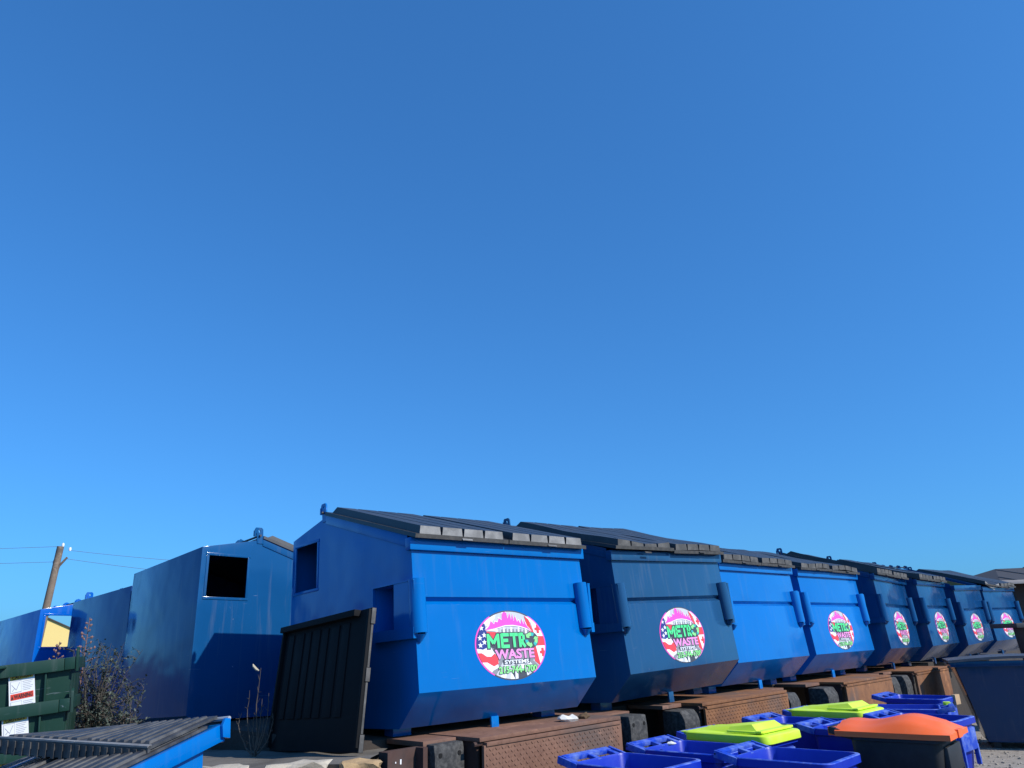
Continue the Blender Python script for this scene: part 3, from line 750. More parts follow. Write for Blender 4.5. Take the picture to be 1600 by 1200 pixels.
BACK = [
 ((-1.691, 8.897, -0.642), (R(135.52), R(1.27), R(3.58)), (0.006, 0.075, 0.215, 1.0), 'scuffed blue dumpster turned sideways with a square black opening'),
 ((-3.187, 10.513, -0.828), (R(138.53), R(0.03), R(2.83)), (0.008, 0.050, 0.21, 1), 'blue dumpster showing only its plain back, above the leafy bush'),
 ((-5.128, 11.902, -1.016), (R(138.51), R(1.19), R(2.78)), (0.0, 0.10, 0.46, 1), 'blue dumpster at far left, yellow building seen through its opening'),
]
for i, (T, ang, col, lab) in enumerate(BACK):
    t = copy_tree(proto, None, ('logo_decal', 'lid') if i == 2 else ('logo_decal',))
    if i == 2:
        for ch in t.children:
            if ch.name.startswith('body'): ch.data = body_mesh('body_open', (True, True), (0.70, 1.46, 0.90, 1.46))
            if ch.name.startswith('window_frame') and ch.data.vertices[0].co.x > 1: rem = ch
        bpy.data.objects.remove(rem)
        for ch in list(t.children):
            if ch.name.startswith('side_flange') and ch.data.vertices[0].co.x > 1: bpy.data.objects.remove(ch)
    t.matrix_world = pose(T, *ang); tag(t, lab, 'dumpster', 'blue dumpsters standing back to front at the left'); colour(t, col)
def kill(o):
    for ch in list(o.children): kill(ch)
    bpy.data.objects.remove(o)
kill(proto)

# ------------------------------------------------------------------ black lid leaning on the nearest dumpster
TL, TR, BR, BL = [Vector(p) * 1.045 + Vector((0, 0, EYE)) for p in ((-1.93, 6.38, 0.17), (-1.04, 5.31, 0.25), (-1.05, 5.16, -0.63), (-1.95, 6.23, -0.72))]
ex = (BR - BL).normalized(); lw = ((BR - BL).length + (TR - TL).length) / 2
ez = ((TR - BR) - ex * (TR - BR).dot(ex)).normalized(); lh = (TR - BR).length
ey = ez.cross(ex)                                     # into the dumpster side
LM = Matrix(((ex.x, ey.x, ez.x, BL.x), (ex.y, ey.y, ez.y, BL.y), (ex.z, ey.z, ez.z, BL.z), (0, 0, 0, 1)))
t = thing('loose_lid', 'loose black ribbed lid standing on edge against the nearest blue dumpster', 'lid', None, LM)
m = MB(); m.box((0, 0.0, 0), (lw, 0.022, lh))
m.box((lw - 0.001, -0.004, 0.0), (lw + 0.008, 0.032, lh * 0.12), None, 1); m.box((lw - 0.001, -0.004, lh * 0.47), (lw + 0.008, 0.032, lh * 0.57), None, 1); m.box((lw - 0.001, -0.004, lh * 0.88), (lw + 0.008, 0.032, lh), None, 1)
m.box((lw - 0.004, 0.004, lh * 0.12), (lw + 0.001, 0.024, lh * 0.47), None, 1); m.box((lw - 0.004, 0.004, lh * 0.57), (lw + 0.001, 0.024, lh * 0.88), None, 1)
m.box((0, -0.055, lh - 0.045), (lw - 0.16, 0.0, lh), None, 0)
m.box((0, -0.03, 0.02), (0.03, 0.0, lh - 0.045), None, 0)
m.box((lw - 0.03, -0.022, 0.03), (lw, 0.0, lh - 0.01), None, 0)
M_UND = plastic('lid_underside', (0.007, 0.007, 0.008), 0.75, (0.018, 0.018, 0.019), 0.5); M_UND.node_tree.nodes['Principled BSDF'].inputs['Specular IOR Level'].default_value = 0.2
m.build('panel', [M_UND, M_LIDEDGE2], t, 0.004)
for x, wd_ in ((0.10, 0.10), (0.26, 0.13), (0.43, 0.09), (0.56, 0.12), (0.72, 0.10), (0.87, 0.13), (1.05, 0.11)):
    m = MB(); m.box((x, -0.008, 0.22), (x + wd_, 0.0, lh - 0.075), None, 0, 0.0)
    o = m.build('rib', bpy.data.materials['lid_underside'], t, 0.006, 60)

# ------------------------------------------------------------------ wheeled carts (local: X along handle, Y forward, Z up; origin under the handle line)
def rrect(w_, l0, l1, r, n=4):
    pts = []
    for cx, cy, a0 in ((w_ / 2 - r, l1 - r, 0), (-w_ / 2 + r, l1 - r, 90), (-w_ / 2 + r, l0 + r, 180), (w_ / 2 - r, l0 + r, 270)):
        for k in range(n + 1):
            a = R(a0 + 90 * k / n); pts.append((cx + r * math.cos(a), cy + r * math.sin(a)))
    return pts
def loft(mb, rings, mi=0, cap0=True, cap1=False):
    n = len(rings[0]); k0 = len(mb.v)
    for r_ in rings: mb.v += [tuple(p) for p in r_]
    for i in range(len(rings) - 1):
        for s in range(n):
            mb.f.append([k0 + i * n + s, k0 + i * n + (s + 1) % n, k0 + (i + 1) * n + (s + 1) % n, k0 + (i + 1) * n + s]); mb.mi.append(mi if not isinstance(mi, list) else mi[i])
    if cap0: mb.f.append([k0 + s for s in range(n)]); mb.mi.append(0)
    if cap1: mb.f.append([k0 + (len(rings) - 1) * n + s for s in range(n)]); mb.mi.append(mi if not isinstance(mi, list) else mi[-1])
def cart_parts(root, bm_, rimm, h=0.98, lid=None):
    RW, L0, L1 = 0.57, 0.09, 0.75
    def ring(z, w_, a, b, r): return [(x, y, z) for x, y in rrect(w_, a, b, r)]
    b = MB()
    o = [ring(0.06, 0.36, 0.20, 0.58, 0.06), ring(0.10, 0.40, 0.18, 0.60, 0.06), ring(0.60, 0.48, 0.13, 0.67, 0.06), ring(0.62, 0.50, 0.125, 0.675, 0.06), ring(h - 0.053, 0.527, 0.105, 0.72, 0.06), ring(h - 0.048, RW, L0, L1, 0.07), ring(h - 0.005, RW, L0, L1, 0.07), ring(h, RW - 0.01, L0 + 0.005, L1 - 0.005, 0.066),
         ring(h, RW - 0.034, L0 + 0.014, L1 - 0.03, 0.055), ring(h - 0.012, RW - 0.046, L0 + 0.02, L1 - 0.036, 0.055), ring(0.60, 0.46, 0.14, 0.655, 0.05), ring(0.10, 0.37, 0.2, 0.57, 0.05), ring(0.095, 0.30, 0.25, 0.5, 0.05)]
    loft(b, o, [0, 0, 0, 0, 0, 0, 1, 1, 0, 0, 0, 0], True, True)
    b.build('body', [bm_, rimm], root, 0.0, 35)
    hb = MB()
    HM = Matrix.Translation((0, 0.105, h - 0.012)) @ Matrix.Rotation(R(-13), 4, 'X')          # slotted grip rising to the rear
    hb.box((-0.245, -0.140, -0.018), (0.245, -0.092, 0.012), HM)
    for x in (-0.245, -0.022, 0.205): hb.box((x, -0.094, -0.016), (x + 0.042, 0.004, 0.008), HM)
    hb.box((-0.286, -0.135, -0.03), (-0.264, 0.03, 0.014), HM); hb.box((0.264, -0.135, -0.03), (0.286, 0.03, 0.014), HM)
    hb.tube([HM @ Vector((-0.286, -0.125, -0.006)), HM @ Vector((0.286, -0.125, -0.006))], 0.010, 8)
    hb.build('handle', rimm, root, 0.006)
    for x in (-0.26, 0.22):
        wh = MB(); wh.tube([(x, 0.15, 0.125), (x + 0.045, 0.15, 0.125)], 0.125, 20); wo = wh.build('wheel', M_TYRE, root, 0.008)
        hu = MB(); hu.tube([(x - 0.004, 0.15, 0.125), (x + 0.049, 0.15, 0.125)], 0.05, 14); hu.build('hub', bm_, wo)
    ax = MB(); ax.tube([(-0.23, 0.15, 0.125), (0.24, 0.15, 0.125)], 0.011, 8); ax.build('axle', M_STEEL, root)
    # front grab panel with drooping lip
    fp = MB()
    fp.box((-0.20, 0.70, h - 0.24), (0.20, 0.742, h - 0.075)); fp.box((-0.20, 0.705, h - 0.36), (-0.165, 0.745, h - 0.2)); fp.box((0.165, 0.705, h - 0.36), (0.20, 0.745, h - 0.2))
    fp.build('front_panel', rimm, root, 0.012)
def lime_lid(root, h=0.98):
    m = MB()
    def ring(z, w_, a, b, r): return [(x, y, z) for x, y in rrect(w_, a, b, r)]
    loft(m, [ring(h - 0.025, 0.565, 0.04, 0.765, 0.06), ring(h - 0.02, 0.595, 0.03, 0.78, 0.075), ring(h + 0.03, 0.59, 0.03, 0.775, 0.075), ring(h + 0.038, 0.56, 0.045, 0.76, 0.065)], 0, True, True)
    # raised wedge: low at the hinge, high near the front, with an undercut step
    base = [(-0.15, 0.06), (0.15, 0.06), (0.215, 0.40), (0.235, 0.685), (-0.235, 0.685), (-0.215, 0.40)]
    top = [(-0.10, 0.10, 0.045), (0.10, 0.10, 0.045), (0.165, 0.40, 0.075), (0.185, 0.60, 0.098), (-0.185, 0.60, 0.098), (-0.165, 0.40, 0.075)]
    b3 = [(x, y, h + 0.034) for x, y in base]; t3 = [(x, y, h + z) for x, y, z in top]
    m.mesh(b3 + t3, [(6, 7, 8, 11), (11, 8, 9, 10), (0, 1, 7, 6), (1, 2, 8, 7), (2, 3, 9, 8), (3, 4, 10, 9), (4, 5, 11, 10), (5, 0, 6, 11)])
    m.box((-0.26, 0.665, h + 0.044), (0.26, 0.715, h + 0.062))
    m.box((-0.26, 0.42, h + 0.044), (-0.222, 0.715, h + 0.058)); m.box((0.222, 0.42, h + 0.044), (0.26, 0.715, h + 0.058))
    for x in (-0.24, 0.17): m.box((x, -0.02, h - 0.04), (x + 0.07, 0.06, h + 0.03))
    return m.build('lid', M_LIME, root, 0.008, 32)
def orange_lid(root, h):
    m = MB(); ny = 26; nx = 12
    def hump(t): return 0.022 + 0.050 * math.exp(-((t - 0.62) / 0.24) ** 2) + 0.010 * math.exp(-((t - 0.08) / 0.1) ** 2)
    v = []
    for j in range(ny + 1):
        t = j / ny; y = 0.02 + 0.77 * t
        for i in range(nx + 1):
            u_ = -1 + 2 * i / nx
            prof = (1 - abs(u_) ** 6)
            step = 0.022 if abs(u_) < 0.45 else (0.006 if abs(u_) < 0.78 else 0.0)
            endf = min(1, (1 - t) / 0.12) ** 0.5 if t > 0.88 else 1.0
            v.append((u_ * 0.30 * (1 - 0.06 * max(0, t - 0.8) / 0.2), y, h + 0.006 + (hump(t) * prof + step) * endf))
    f = [(j * (nx + 1) + i, j * (nx + 1) + i + 1, (j + 1) * (nx + 1) + i + 1, (j + 1) * (nx + 1) + i) for j in range(ny) for i in range(nx)]
    k = len(v)
    rim = [j * (nx + 1) for j in range(ny + 1)] + [ny * (nx + 1) + i for i in range(1, nx + 1)] + [j * (nx + 1) + nx for j in range(ny - 1, -1, -1)] + [i for i in range(nx - 1, 0, -1)]
    v += [(v[i][0] * 1.01, v[i][1], h - 0.028) for i in rim]
    f += [(rim[s], rim[(s + 1) % len(rim)], k + (s + 1) % len(rim), k + s) for s in range(len(rim))]
    m.mesh(v, f)
    for x in (-0.25, 0.16): m.box((x, -0.045, h - 0.03), (x + 0.09, 0.06, h + 0.025))
    m.box((-0.06, 0.775, h - 0.03), (0.06, 0.80, h + 0.02))
    return m.build('lid', M_ORANGE, root, 0.0, 40)
proto = thing('wheeled_cart', 'x', 'cart'); cart_parts(proto, M_CART, M_CARTRIM)
def cart_matrix(a, o, dyaw=0.0, z=0.0, s=1.0):
    p = dock(a, o, z); yaw = math.atan2(N.y, N.x) - PI / 2 + dyaw
    return Matrix.Translation(p) @ Matrix.Rotation(yaw, 4, 'Z') @ Matrix.Diagonal((0.95, 0.94, 1, 1))
CARTS = [
 (0.30, 0.76, 0.00, None, 'open blue cart cut by the bottom edge, in front of the diamond tread plate'),
 (1.01, 0.77, 0.02, None, 'open blue cart left of the scribbled lime lid'),
 (1.73, 0.73, -0.02, 'scribble', 'blue cart with a closed lime lid bearing a black scribble'),
 (0.99, 1.46, 0.03, None, 'open blue cart with scuffed pale rim, in front of the scribbled lime lid'),
 (2.86, 0.68, -0.02, None, 'open blue cart between the two lime lids, against the orange speckled plate'),
 (2.62, 1.26, 0.02, None, 'open blue cart beside the hinge end of the orange lid'),
 (3.60, 0.70, 0.00, 'clean', 'blue cart with a clean closed lime lid'),
 (3.52, 1.48, -0.04, None, 'open blue cart behind the orange lid, front panel in the sun'),
 (5.58, 0.81, 0.02, None, 'open blue cart farthest from the camera, under the ragged bumpers'),
]
G_C = 'blue wheeled carts in front of the dock'
lidp = {}
for k, (a, o_, dy, kind, lab) in enumerate(CARTS):
    t = copy_tree(proto); t.matrix_world = cart_matrix(a, o_, dy); tag(t, lab, 'cart', G_C)
    if kind:
        lime_lid(t)
        if kind == 'scribble':
            sc = MB(); rr = random.Random(5)
            x = 0.262
            for (yy, ln, hh) in ((0.22, 0.05, 0.008), (0.235, 0.008, 0.028), (0.29, 0.03, 0.008), (0.325, 0.018, 0.010), (0.355, 0.035, 0.007), (0.40, 0.02, 0.010), (0.43, 0.014, 0.012)):
                sc.box((-x - hh, yy, 1.0185), (-x + 0.002, yy + ln, 1.0195))
                sc.box((-x - hh * 1.2, yy + ln * 0.7, 1.0186), (-x + 0.006, yy + ln * 0.7 + 0.006, 1.0197))
            sc.build('marker_scribble', flat('marker_black', (0.02, 0.02, 0.02), 0.7), t)
# cart turned the other way round, handle to the right
t = copy_tree(proto); t.matrix_world = cart_matrix(4.50, 1.80, PI + 0.30); tag(t, 'blue cart turned around, pale handle bar with lime clip toward the right', 'cart', G_C)
m = MB(); m.box((0.03, -0.03, 0.93), (0.12, 0.035, 1.0)); m.box((0.06, -0.01, 0.985), (0.10, 0.06, 1.02)); m.build('hinge_clip', M_LIME, t, 0.012)
kill(proto)
t = thing('wheeled_cart', 'charcoal cart with a wavy orange lid, nearest the bottom right', 'cart', None, cart_matrix(2.07, 1.75, 0.06))
cart_parts(t, M_GREYCART, M_GREYCART, 1.03); orange_lid(t, 1.03)

# litter
def litter(name, label, cat, c, s, seed, mat):
    rr = random.Random(seed); bm = bmesh.new(); bmesh.ops.create_icosphere(bm, subdivisions=2, radius=1)
    for v in bm.verts: v.co = Vector((v.co.x * s[0] * rr.uniform(.7, 1.3), v.co.y * s[1] * rr.uniform(.7, 1.3), v.co.z * s[2] * rr.uniform(.5, 1.5)))
    me = bpy.data.meshes.new(name); bm.to_mesh(me); bm.free(); me.materials.append(mat)
    o = bpy.data.objects.new(name, me); COL.objects.link(o); o.location = c; tag(o, label, cat); return o
litter('crumpled_paper', 'crumpled white paper on the edge of the diamond tread plate', 'litter', dock(1.13, -0.10, DOCK + 0.028), (0.09, 0.05, 0.03), 1, M_PAPER)
litter('dry_leaves', 'brown dry leaf clump beside the crumpled paper', 'litter', dock(1.36, -0.12, DOCK + 0.028), (0.05, 0.04, 0.025), 2, flat('dry_leaf', (0.10, 0.06, 0.03), 0.9, 0.5))
litter('crumpled_paper', 'small white scrap resting on a blue cart rim below the second bumper', 'litter', dock(1.0, 0.95, 0.99), (0.03, 0.02, 0.012), 3, M_PAPER)
m = MB(); m.box((-0.06, -0.02, 0), (0.06, 0.02, 0.10), Matrix.Translation(cart_matrix(5.58, 0.81).translation + N * 0.715 + U * 0.15 + Vector((0, 0, 0.90))) @ Matrix.Rotation(0.7, 4, 'Z'))
tag(m.build('cardboard_piece', M_CARD, None, 0.004), 'small tan cardboard piece at the front of the farthest cart', 'cardboard')

# ------------------------------------------------------------------ left foreground: low blue dumpster with bi-fold lids, tilted with the ground
def frame(origin, x, y):
    x = x.normalized(); y = (y - x * y.dot(x)).normalized(); z = x.cross(y)
    return Matrix(((x.x, y.x, z.x, origin.x), (x.y, y.y, z.y, origin.y), (x.z, y.z, z.z, origin.z), (0, 0, 0, 1)))
Rr = Vector((-1.58, 4.27, EYE - 0.345))
FM = frame(Rr, Vector((-0.9, 0.43, -0.088)), Vector((-0.43, -0.9, 0.0)))      # x along the hinge edge (left), y toward the front, origin at the top rear right corner
if FM.col[2].z < 0: FM.col[2] = -FM.col[2]
D2 = 1.25; SL = 0.25; W2 = 1.15
t = thing('low_dumpster', 'low bright blue dumpster at lower left with black ribbed bi-fold lids', 'dumpster', None, FM)
def P2(x, y, h): return (x, y, -SL * y + h)            # on the slanted top plane
b = MB()
side = [(0.12, -1.35), (0.12, -0.05), (D2 - 0.03, -SL * D2 - 0.02), (D2 - 0.03, -1.05), (D2 - 0.3, -1.35)]
for x in (0.02, W2 - 0.02): b.poly([(x, a, z) for a, z in side])
for k in range(4):
    (a0, z0), (a1, z1) = [(side[0], side[1]), (side[2], side[3]), (side[3], side[4]), (side[4], side[0])][k]
    b.poly([(0.02, a0, z0), (W2 - 0.02, a0, z0), (W2 - 0.02, a1, z1), (0.02, a1, z1)])
o = b.build('body', M_PAINT, t, 0.006, weld=True)
r_ = MB()
for x in (-0.02, W2 - 0.03):
    r_.prism([(0.02, -0.092), (0.02, -0.008), (D2, -SL * D2 - 0.003), (D2, -SL * D2 - 0.088)], x, x + 0.05, lambda a, z, xx: (xx, a, z))
r_.box((0.0, 0.0, -0.10), (W2, 0.03, -0.012)); r_.box((0.0, D2 - 0.02, -SL * D2 - 0.16), (W2, D2 + 0.02, -SL * D2 - 0.03))
r_.build('top_rim', M_PAINT, t, 0.006)
hk = MB(); hk.prism([(0.0, -0.085), (0.05, -0.075), (0.055, -0.02), (0.035, 0.016), (0.0, 0.012)], -0.040, -0.0215, lambda a, z, xx: (xx, a, z)); hk.build('corner_bracket', M_PAINT, t, 0.004)
hr = MB(); hr.tube([(-0.03, 0.0, 0.012), (W2, 0.0, 0.012)], 0.011, 8); hr.build('hinge_rod', flat('pale_steel', (0.35, 0.36, 0.38), 0.4, 0.2), t)
for x in (0.55, 1.03):
    q = MB(); q.prism([(-0.02, -0.02), (0.02, -0.02), (0.014, 0.026), (-0.014, 0.03)], x - 0.012, x + 0.012, lambda a, z, xx: (xx, a, z)); q.build('hinge_lug', M_PAINT, t, 0.003)
colour(t, (0.0, 0.14, 0.47, 0.4))
M_RIBLID = plastic('ribbed_lid_plastic', (0.030, 0.030, 0.033), 0.5, (0.15, 0.145, 0.14), 0.6, 9)
def ribbed(name, x0, x1, y0, y1, lift, lip):
    q = MB()
    def PP(x, y, h):
        return P2(x, y, h + lift(x, y))
    def slab(xa, xb, ya, yb, h0, h1, ina, mi=0, mtop=0):
        v = [PP(xa, ya, h0), PP(xb, ya, h0), PP(xb, yb, h0), PP(xa, yb, h0), PP(xa + ina, ya + ina, h1), PP(xb - ina, ya + ina, h1), PP(xb - ina, yb - ina, h1), PP(xa + ina, yb - ina, h1)]
        q.mesh(v, [(0, 3, 2, 1), (0, 1, 5, 4), (1, 2, 6, 5), (2, 3, 7, 6), (3, 0, 4, 7)], mi); q.mesh(v, [(4, 5, 6, 7)], mtop)
    slab(x0, x1, y0, y1, 0.0, 0.014, 0.0)
    n = 8; wd = (x1 - x0 - 0.05) / n
    for i in range(n):
        xa = x0 + 0.025 + i * wd
        slab(xa + 0.008, xa + wd - 0.012, y0 + 0.03, y1 - 0.03, 0.0135, 0.027, 0.006, 0, 0)
    if lip:
        slab(x0, x1, y1 - 0.012, y1 + 0.004, -0.060, 0.018, 0.0, 0, 1)
        slab(x0, x1, y1 - 0.016, y1 + 0.006, 0.012, 0.020, 0.0, 1, 1)
        for i in range(10):
            xa = x0 + 0.02 + i * (x1 - x0 - 0.06) / 9
            slab(xa, xa + 0.022, y1 - 0.03, y1 + 0.010, -0.066, 0.004, 0.0, 0, 0)
    return q.build(name, [M_RIBLID, M_LIDEDGE], t, 0.0, 30)
for x0, x1 in ((0.02, 0.74), (0.745, 1.50)):
    ribbed('lower_lid', x0, x1, 0.10, D2 + 0.03, lambda x, y: 0.0 - 0.10 * max(0, x - 0.8), False)
for x0, x1 in ((0.045, 0.575), (0.578, 1.22)):
    ribbed('upper_lid', x0, x1, 0.012, 0.43, lambda x, y: 0.020 + (y / 0.43) * (0.0 + 0.105 * x), True)

# ------------------------------------------------------------------ left: nested stack of green bins with warning stickers
Gx = Vector((0.905, 0.40, 0.095)).normalized()
def sticker(parent, M_):
    s = MB()
    def rect(x0, x1, z0, z1, mi, k=1): s.box((x0, -0.0012 * k, z0), (x1, 0.0, z1), M_, mi)
    rect(0, 0.205, -0.29, 0, 0); rect(0.012, 0.193, -0.045, -0.010, 1, 2); rect(0.012, 0.193, -0.185, -0.142, 2, 2)
    rect(0.012, 0.100, -0.135, -0.052, 3, 2); rect(0.016, 0.096, -0.131, -0.056, 0, 3); rect(0.012, 0.100, -0.275, -0.195, 3, 2); rect(0.016, 0.096, -0.271, -0.199, 0, 3)
    for k in range(6): rect(0.110, 0.19 - 0.01 * (k % 3), -0.066 - k * 0.012, -0.062 - k * 0.012, 3, 2)
    for k in range(6): rect(0.110, 0.19 - 0.01 * (k % 2), -0.206 - k * 0.012, -0.202 - k * 0.012, 3, 2)
    for (a, b) in (((0.025, -0.075), (0.06, -0.115)), ((0.06, -0.115), (0.088, -0.066)), ((0.03, -0.12), (0.05, -0.10))):
        s.tube([M_ @ Vector((a[0], -0.004, a[1])), M_ @ Vector((b[0], -0.004, b[1]))], 0.0022, 4, 3)
    for txt, x0, x1, z0, z1, mi in (('CAUTION', 0.03, 0.175, -0.040, -0.015, 4), ('WARNING', 0.042, 0.185, -0.178, -0.149, 4)):
        for tr_ in text_polys(txt, 0.02):
            s.poly([M_ @ Vector((x0 + (x1 - x0) * p[0], -0.0045, z0 + (z1 - z0) * p[1])) for p in tr_], mi)
    s.poly([M_ @ Vector(p) for p in ((0.017, -0.0045, -0.178), (0.037, -0.0045, -0.178), (0.027, -0.0045, -0.150))], 4)
    return s.build('warning_label', [M_WHITE, flat('label_yellow', (0.75, 0.48, 0.04), 0.5), flat('label_red', (0.72, 0.06, 0.03), 0.5), flat('label_grey', (0.42, 0.43, 0.45), 0.6), flat('label_black', (0.05, 0.03, 0.03), 0.6)], parent, 0, 0, fix=False)
GO = Vector((-3.42, 6.02, EYE + 0.0))               # right end of the upper rim
labs = ['dark green bin on top of the nested stack at far left', 'dark green bin in the middle of the nested stack at far left', 'dark green bin at the bottom of the nested stack at far left']
for k in range(3):
    org = GO + Vector((0.012 * k, -0.01 * k, -0.292 * k))
    Gy = Vector((-0.40, 0.905, 0)); GM = frame(org, Gx, Gy)
    t = thing('green_bin', labs[k], 'bin', 'nested dark green bins', GM)
    GW, GD, H = 1.7, 0.70, 1.12 if k == 2 else 0.62
    b = MB()
    # tapered walls, open top: x from -GW to 0, y from 0 to GD
    top = [(-GW + 0.03, 0.03), (-0.03, 0.03), (-0.03, GD), (-GW + 0.03, GD)]; bot = [(-GW + 0.06, 0.07), (-0.055, 0.07), (-0.055, GD - 0.05), (-GW + 0.06, GD - 0.05)]
    for i in range(4):
        j = (i + 1) % 4
        b.poly([(*top[i], 0.0), (*top[j], 0.0), (*bot[j], -H), (*bot[i], -H)])
    b.poly([(*p, -H) for p in bot])
    b.build('body', M_GREEN, t, 0.006, weld=True)
    for x in (-0.20, -1.0):
        v = MB(); v.box((x, 0.004, -0.29), (x + 0.012, 0.05, -0.09)); v.build('stiffener', M_GREEN, t, 0.003)
    rm = MB(); rm.box((-GW, -0.012, -0.085), (-0.075, 0.04, 0.006)); rm.build('front_rim', M_GREEN, t, 0.006)
    rm = MB(); rm.box((-0.073, -0.012, -0.083), (0.0, 0.035, 0.006)); rm.box((-0.05, 0.035, -0.08), (0.0, GD, 0.006)); rm.build('end_rim', M_GREEN, t, 0.006)
    lg = MB(); lg.prism([(-0.02, -0.10), (0.05, -0.10), (0.05, 0.05), (0.015, 0.075), (-0.02, 0.05)], 0.002, 0.02, lambda y, z, x: (x, y, z)); lg.build('end_lug', M_GREEN, t, 0.003)
    hd = MB(); hd.tube([(-0.68, -0.012, -0.03), (-0.675, -0.05, -0.028), (-0.64, -0.056, -0.022), (-0.50, -0.056, -0.012), (-0.46, -0.05, -0.010), (-0.455, -0.012, -0.012)], 0.012, 8); hd.build('handle', M_GREEN, t)
    hp = MB(); hp.tube([(-0.95, 0.02, -0.16), (-0.74, 0.02, -0.15), (-0.66, 0.03, -0.12)], 0.012, 8); hp.build('crease_bar', M_GREEN, t)
    sticker(t, Matrix.Translation((-0.435, 0.024, -0.068)) @ Matrix.Rotation(-0.085, 4, 'Y') @ Matrix.Rotation(R(-2), 4, 'X') @ Matrix.Diagonal((0.80, 1, 1, 1)))

# ------------------------------------------------------------------ plants
def leafy(root, base, h, spread, nst, nleaf, seed, mat_leaf, mat_stem, sz=0.03):
    rr = random.Random(seed); stm = MB(); lf = MB()
    for s in range(nst):
        a = rr.uniform(0, 2 * PI); lean = rr.uniform(0.1, 1.0) * spread; hh = h * rr.uniform(0.5, 1.0)
        pts = []
        for k in range(6):
            t_ = k / 5
            pts.append(Vector((math.cos(a) * lean * t_ ** 1.3, math.sin(a) * lean * t_ ** 1.3, hh * t_)) + Vector((rr.uniform(-.02, .02), rr.uniform(-.02, .02), 0)))
        stm.tube(pts, [0.007 * (1 - 0.8 * k / 5) for k in range(6)], 5)
        for b_ in range(9):
            t_ = rr.uniform(0.18, 1.0); i = min(4, int(t_ * 5)); p = pts[i].lerp(pts[i + 1], t_ * 5 - i)
            d = Vector((rr.uniform(-1, 1), rr.uniform(-1, 1), rr.uniform(0.1, 1.0))).normalized(); ln = rr.uniform(0.08, 0.26) * (1.15 - t_ * 0.6)
            q = p + d * ln; stm.tube([p, p + d * ln * 0.5 + Vector((0, 0, 0.01)), q], [0.003, 0.002, 0.001], 4)
            for _ in range(nleaf):
                c_ = p.lerp(q, rr.uniform(0.15, 1.05)) + Vector((rr.gauss(0, .015), rr.gauss(0, .015), rr.gauss(0, .015)))
                e = Euler((rr.uniform(-1, 1), rr.uniform(-1, 1), rr.uniform(0, 6.3))).to_matrix(); s_ = sz * rr.uniform(0.5, 1.2)
                lf.poly([c_ + e @ Vector(v) * s_ for v in ((-0.1, 0, 0), (0.35, 0.28, 0.08), (1.0, 0, 0.02), (0.35, -0.28, 0.08))])
    o1 = stm.build('stem', mat_stem, root, 0, 60); o2 = lf.build('foliage', mat_leaf, root, 0, 0, fix=False)
def at_slab(x, y): return Vector((x, y, slab_z(x, y) - 0.03))
p_ = at_slab(-3.75, 7.0)
t = thing('leafy_bush', 'dusty dark leafy bush between the green bins and the sideways blue dumpster', 'bush', None, Matrix.Translation(p_))
leafy(t, p_, 1.0, 0.40, 38, 8, 11, M_LEAF, M_TWIG, 0.032)
p_ = at_slab(-3.42, 6.9)
t = thing('leafy_bush', 'low dark bush against the plain back of the sideways dumpster, right of the tall bush', 'bush', None, Matrix.Translation(p_))
leafy(t, p_, 0.62, 0.30, 14, 8, 12, M_LEAF, M_TWIG, 0.030)
def seedhead(base, h, lean, label, seed):
    rr = random.Random(seed); t_ = thing('dry_stalk', label, 'dry plant', 'dry seed stalks above the bush', Matrix.Translation(base))
    m_ = MB(); tip = Vector((lean, 0, h)); m_.tube([Vector((0, 0, 0)), tip * 0.5 + Vector((0.01, 0, 0)), tip], [0.008, 0.006, 0.003], 6)
    for k in range(16):
        f_ = 0.66 + 0.34 * k / 16; p0_ = tip * f_; sd = 1 if k % 2 else -1
        ln = 0.11 * (1.05 - (f_ - 0.66) * 2.6); d = Vector((sd * rr.uniform(.7, 1), rr.uniform(-.5, .5), rr.uniform(.1, .6))).normalized()
        m_.tube([p0_, p0_ + d * ln], [0.003, 0.002], 4)
        for j in range(3):
            c_ = p0_ + d * ln * rr.uniform(0.4, 1.0); s_ = rr.uniform(0.006, 0.012)
            m_.mesh([c_ + Vector(v) * s_ for v in ((1, 0, 0), (-1, 0, 0), (0, 1, 0), (0, -1, 0), (0, 0, 1.4), (0, 0, -1.4))], [(0, 2, 4), (2, 1, 4), (1, 3, 4), (3, 0, 4), (2, 0, 5), (1, 2, 5), (3, 1, 5), (0, 3, 5)])
    m_.build('stem', M_STALK, t_, 0, 50)
seedhead(at_slab(-3.88, 6.92), 1.19, 0.02, 'tall reddish dry seed stalk rising out of the leafy bush', 1)
seedhead(at_slab(-3.98, 6.62), 0.98, 0.06, 'short dry seed stalk just above the rim of the top green bin', 2)
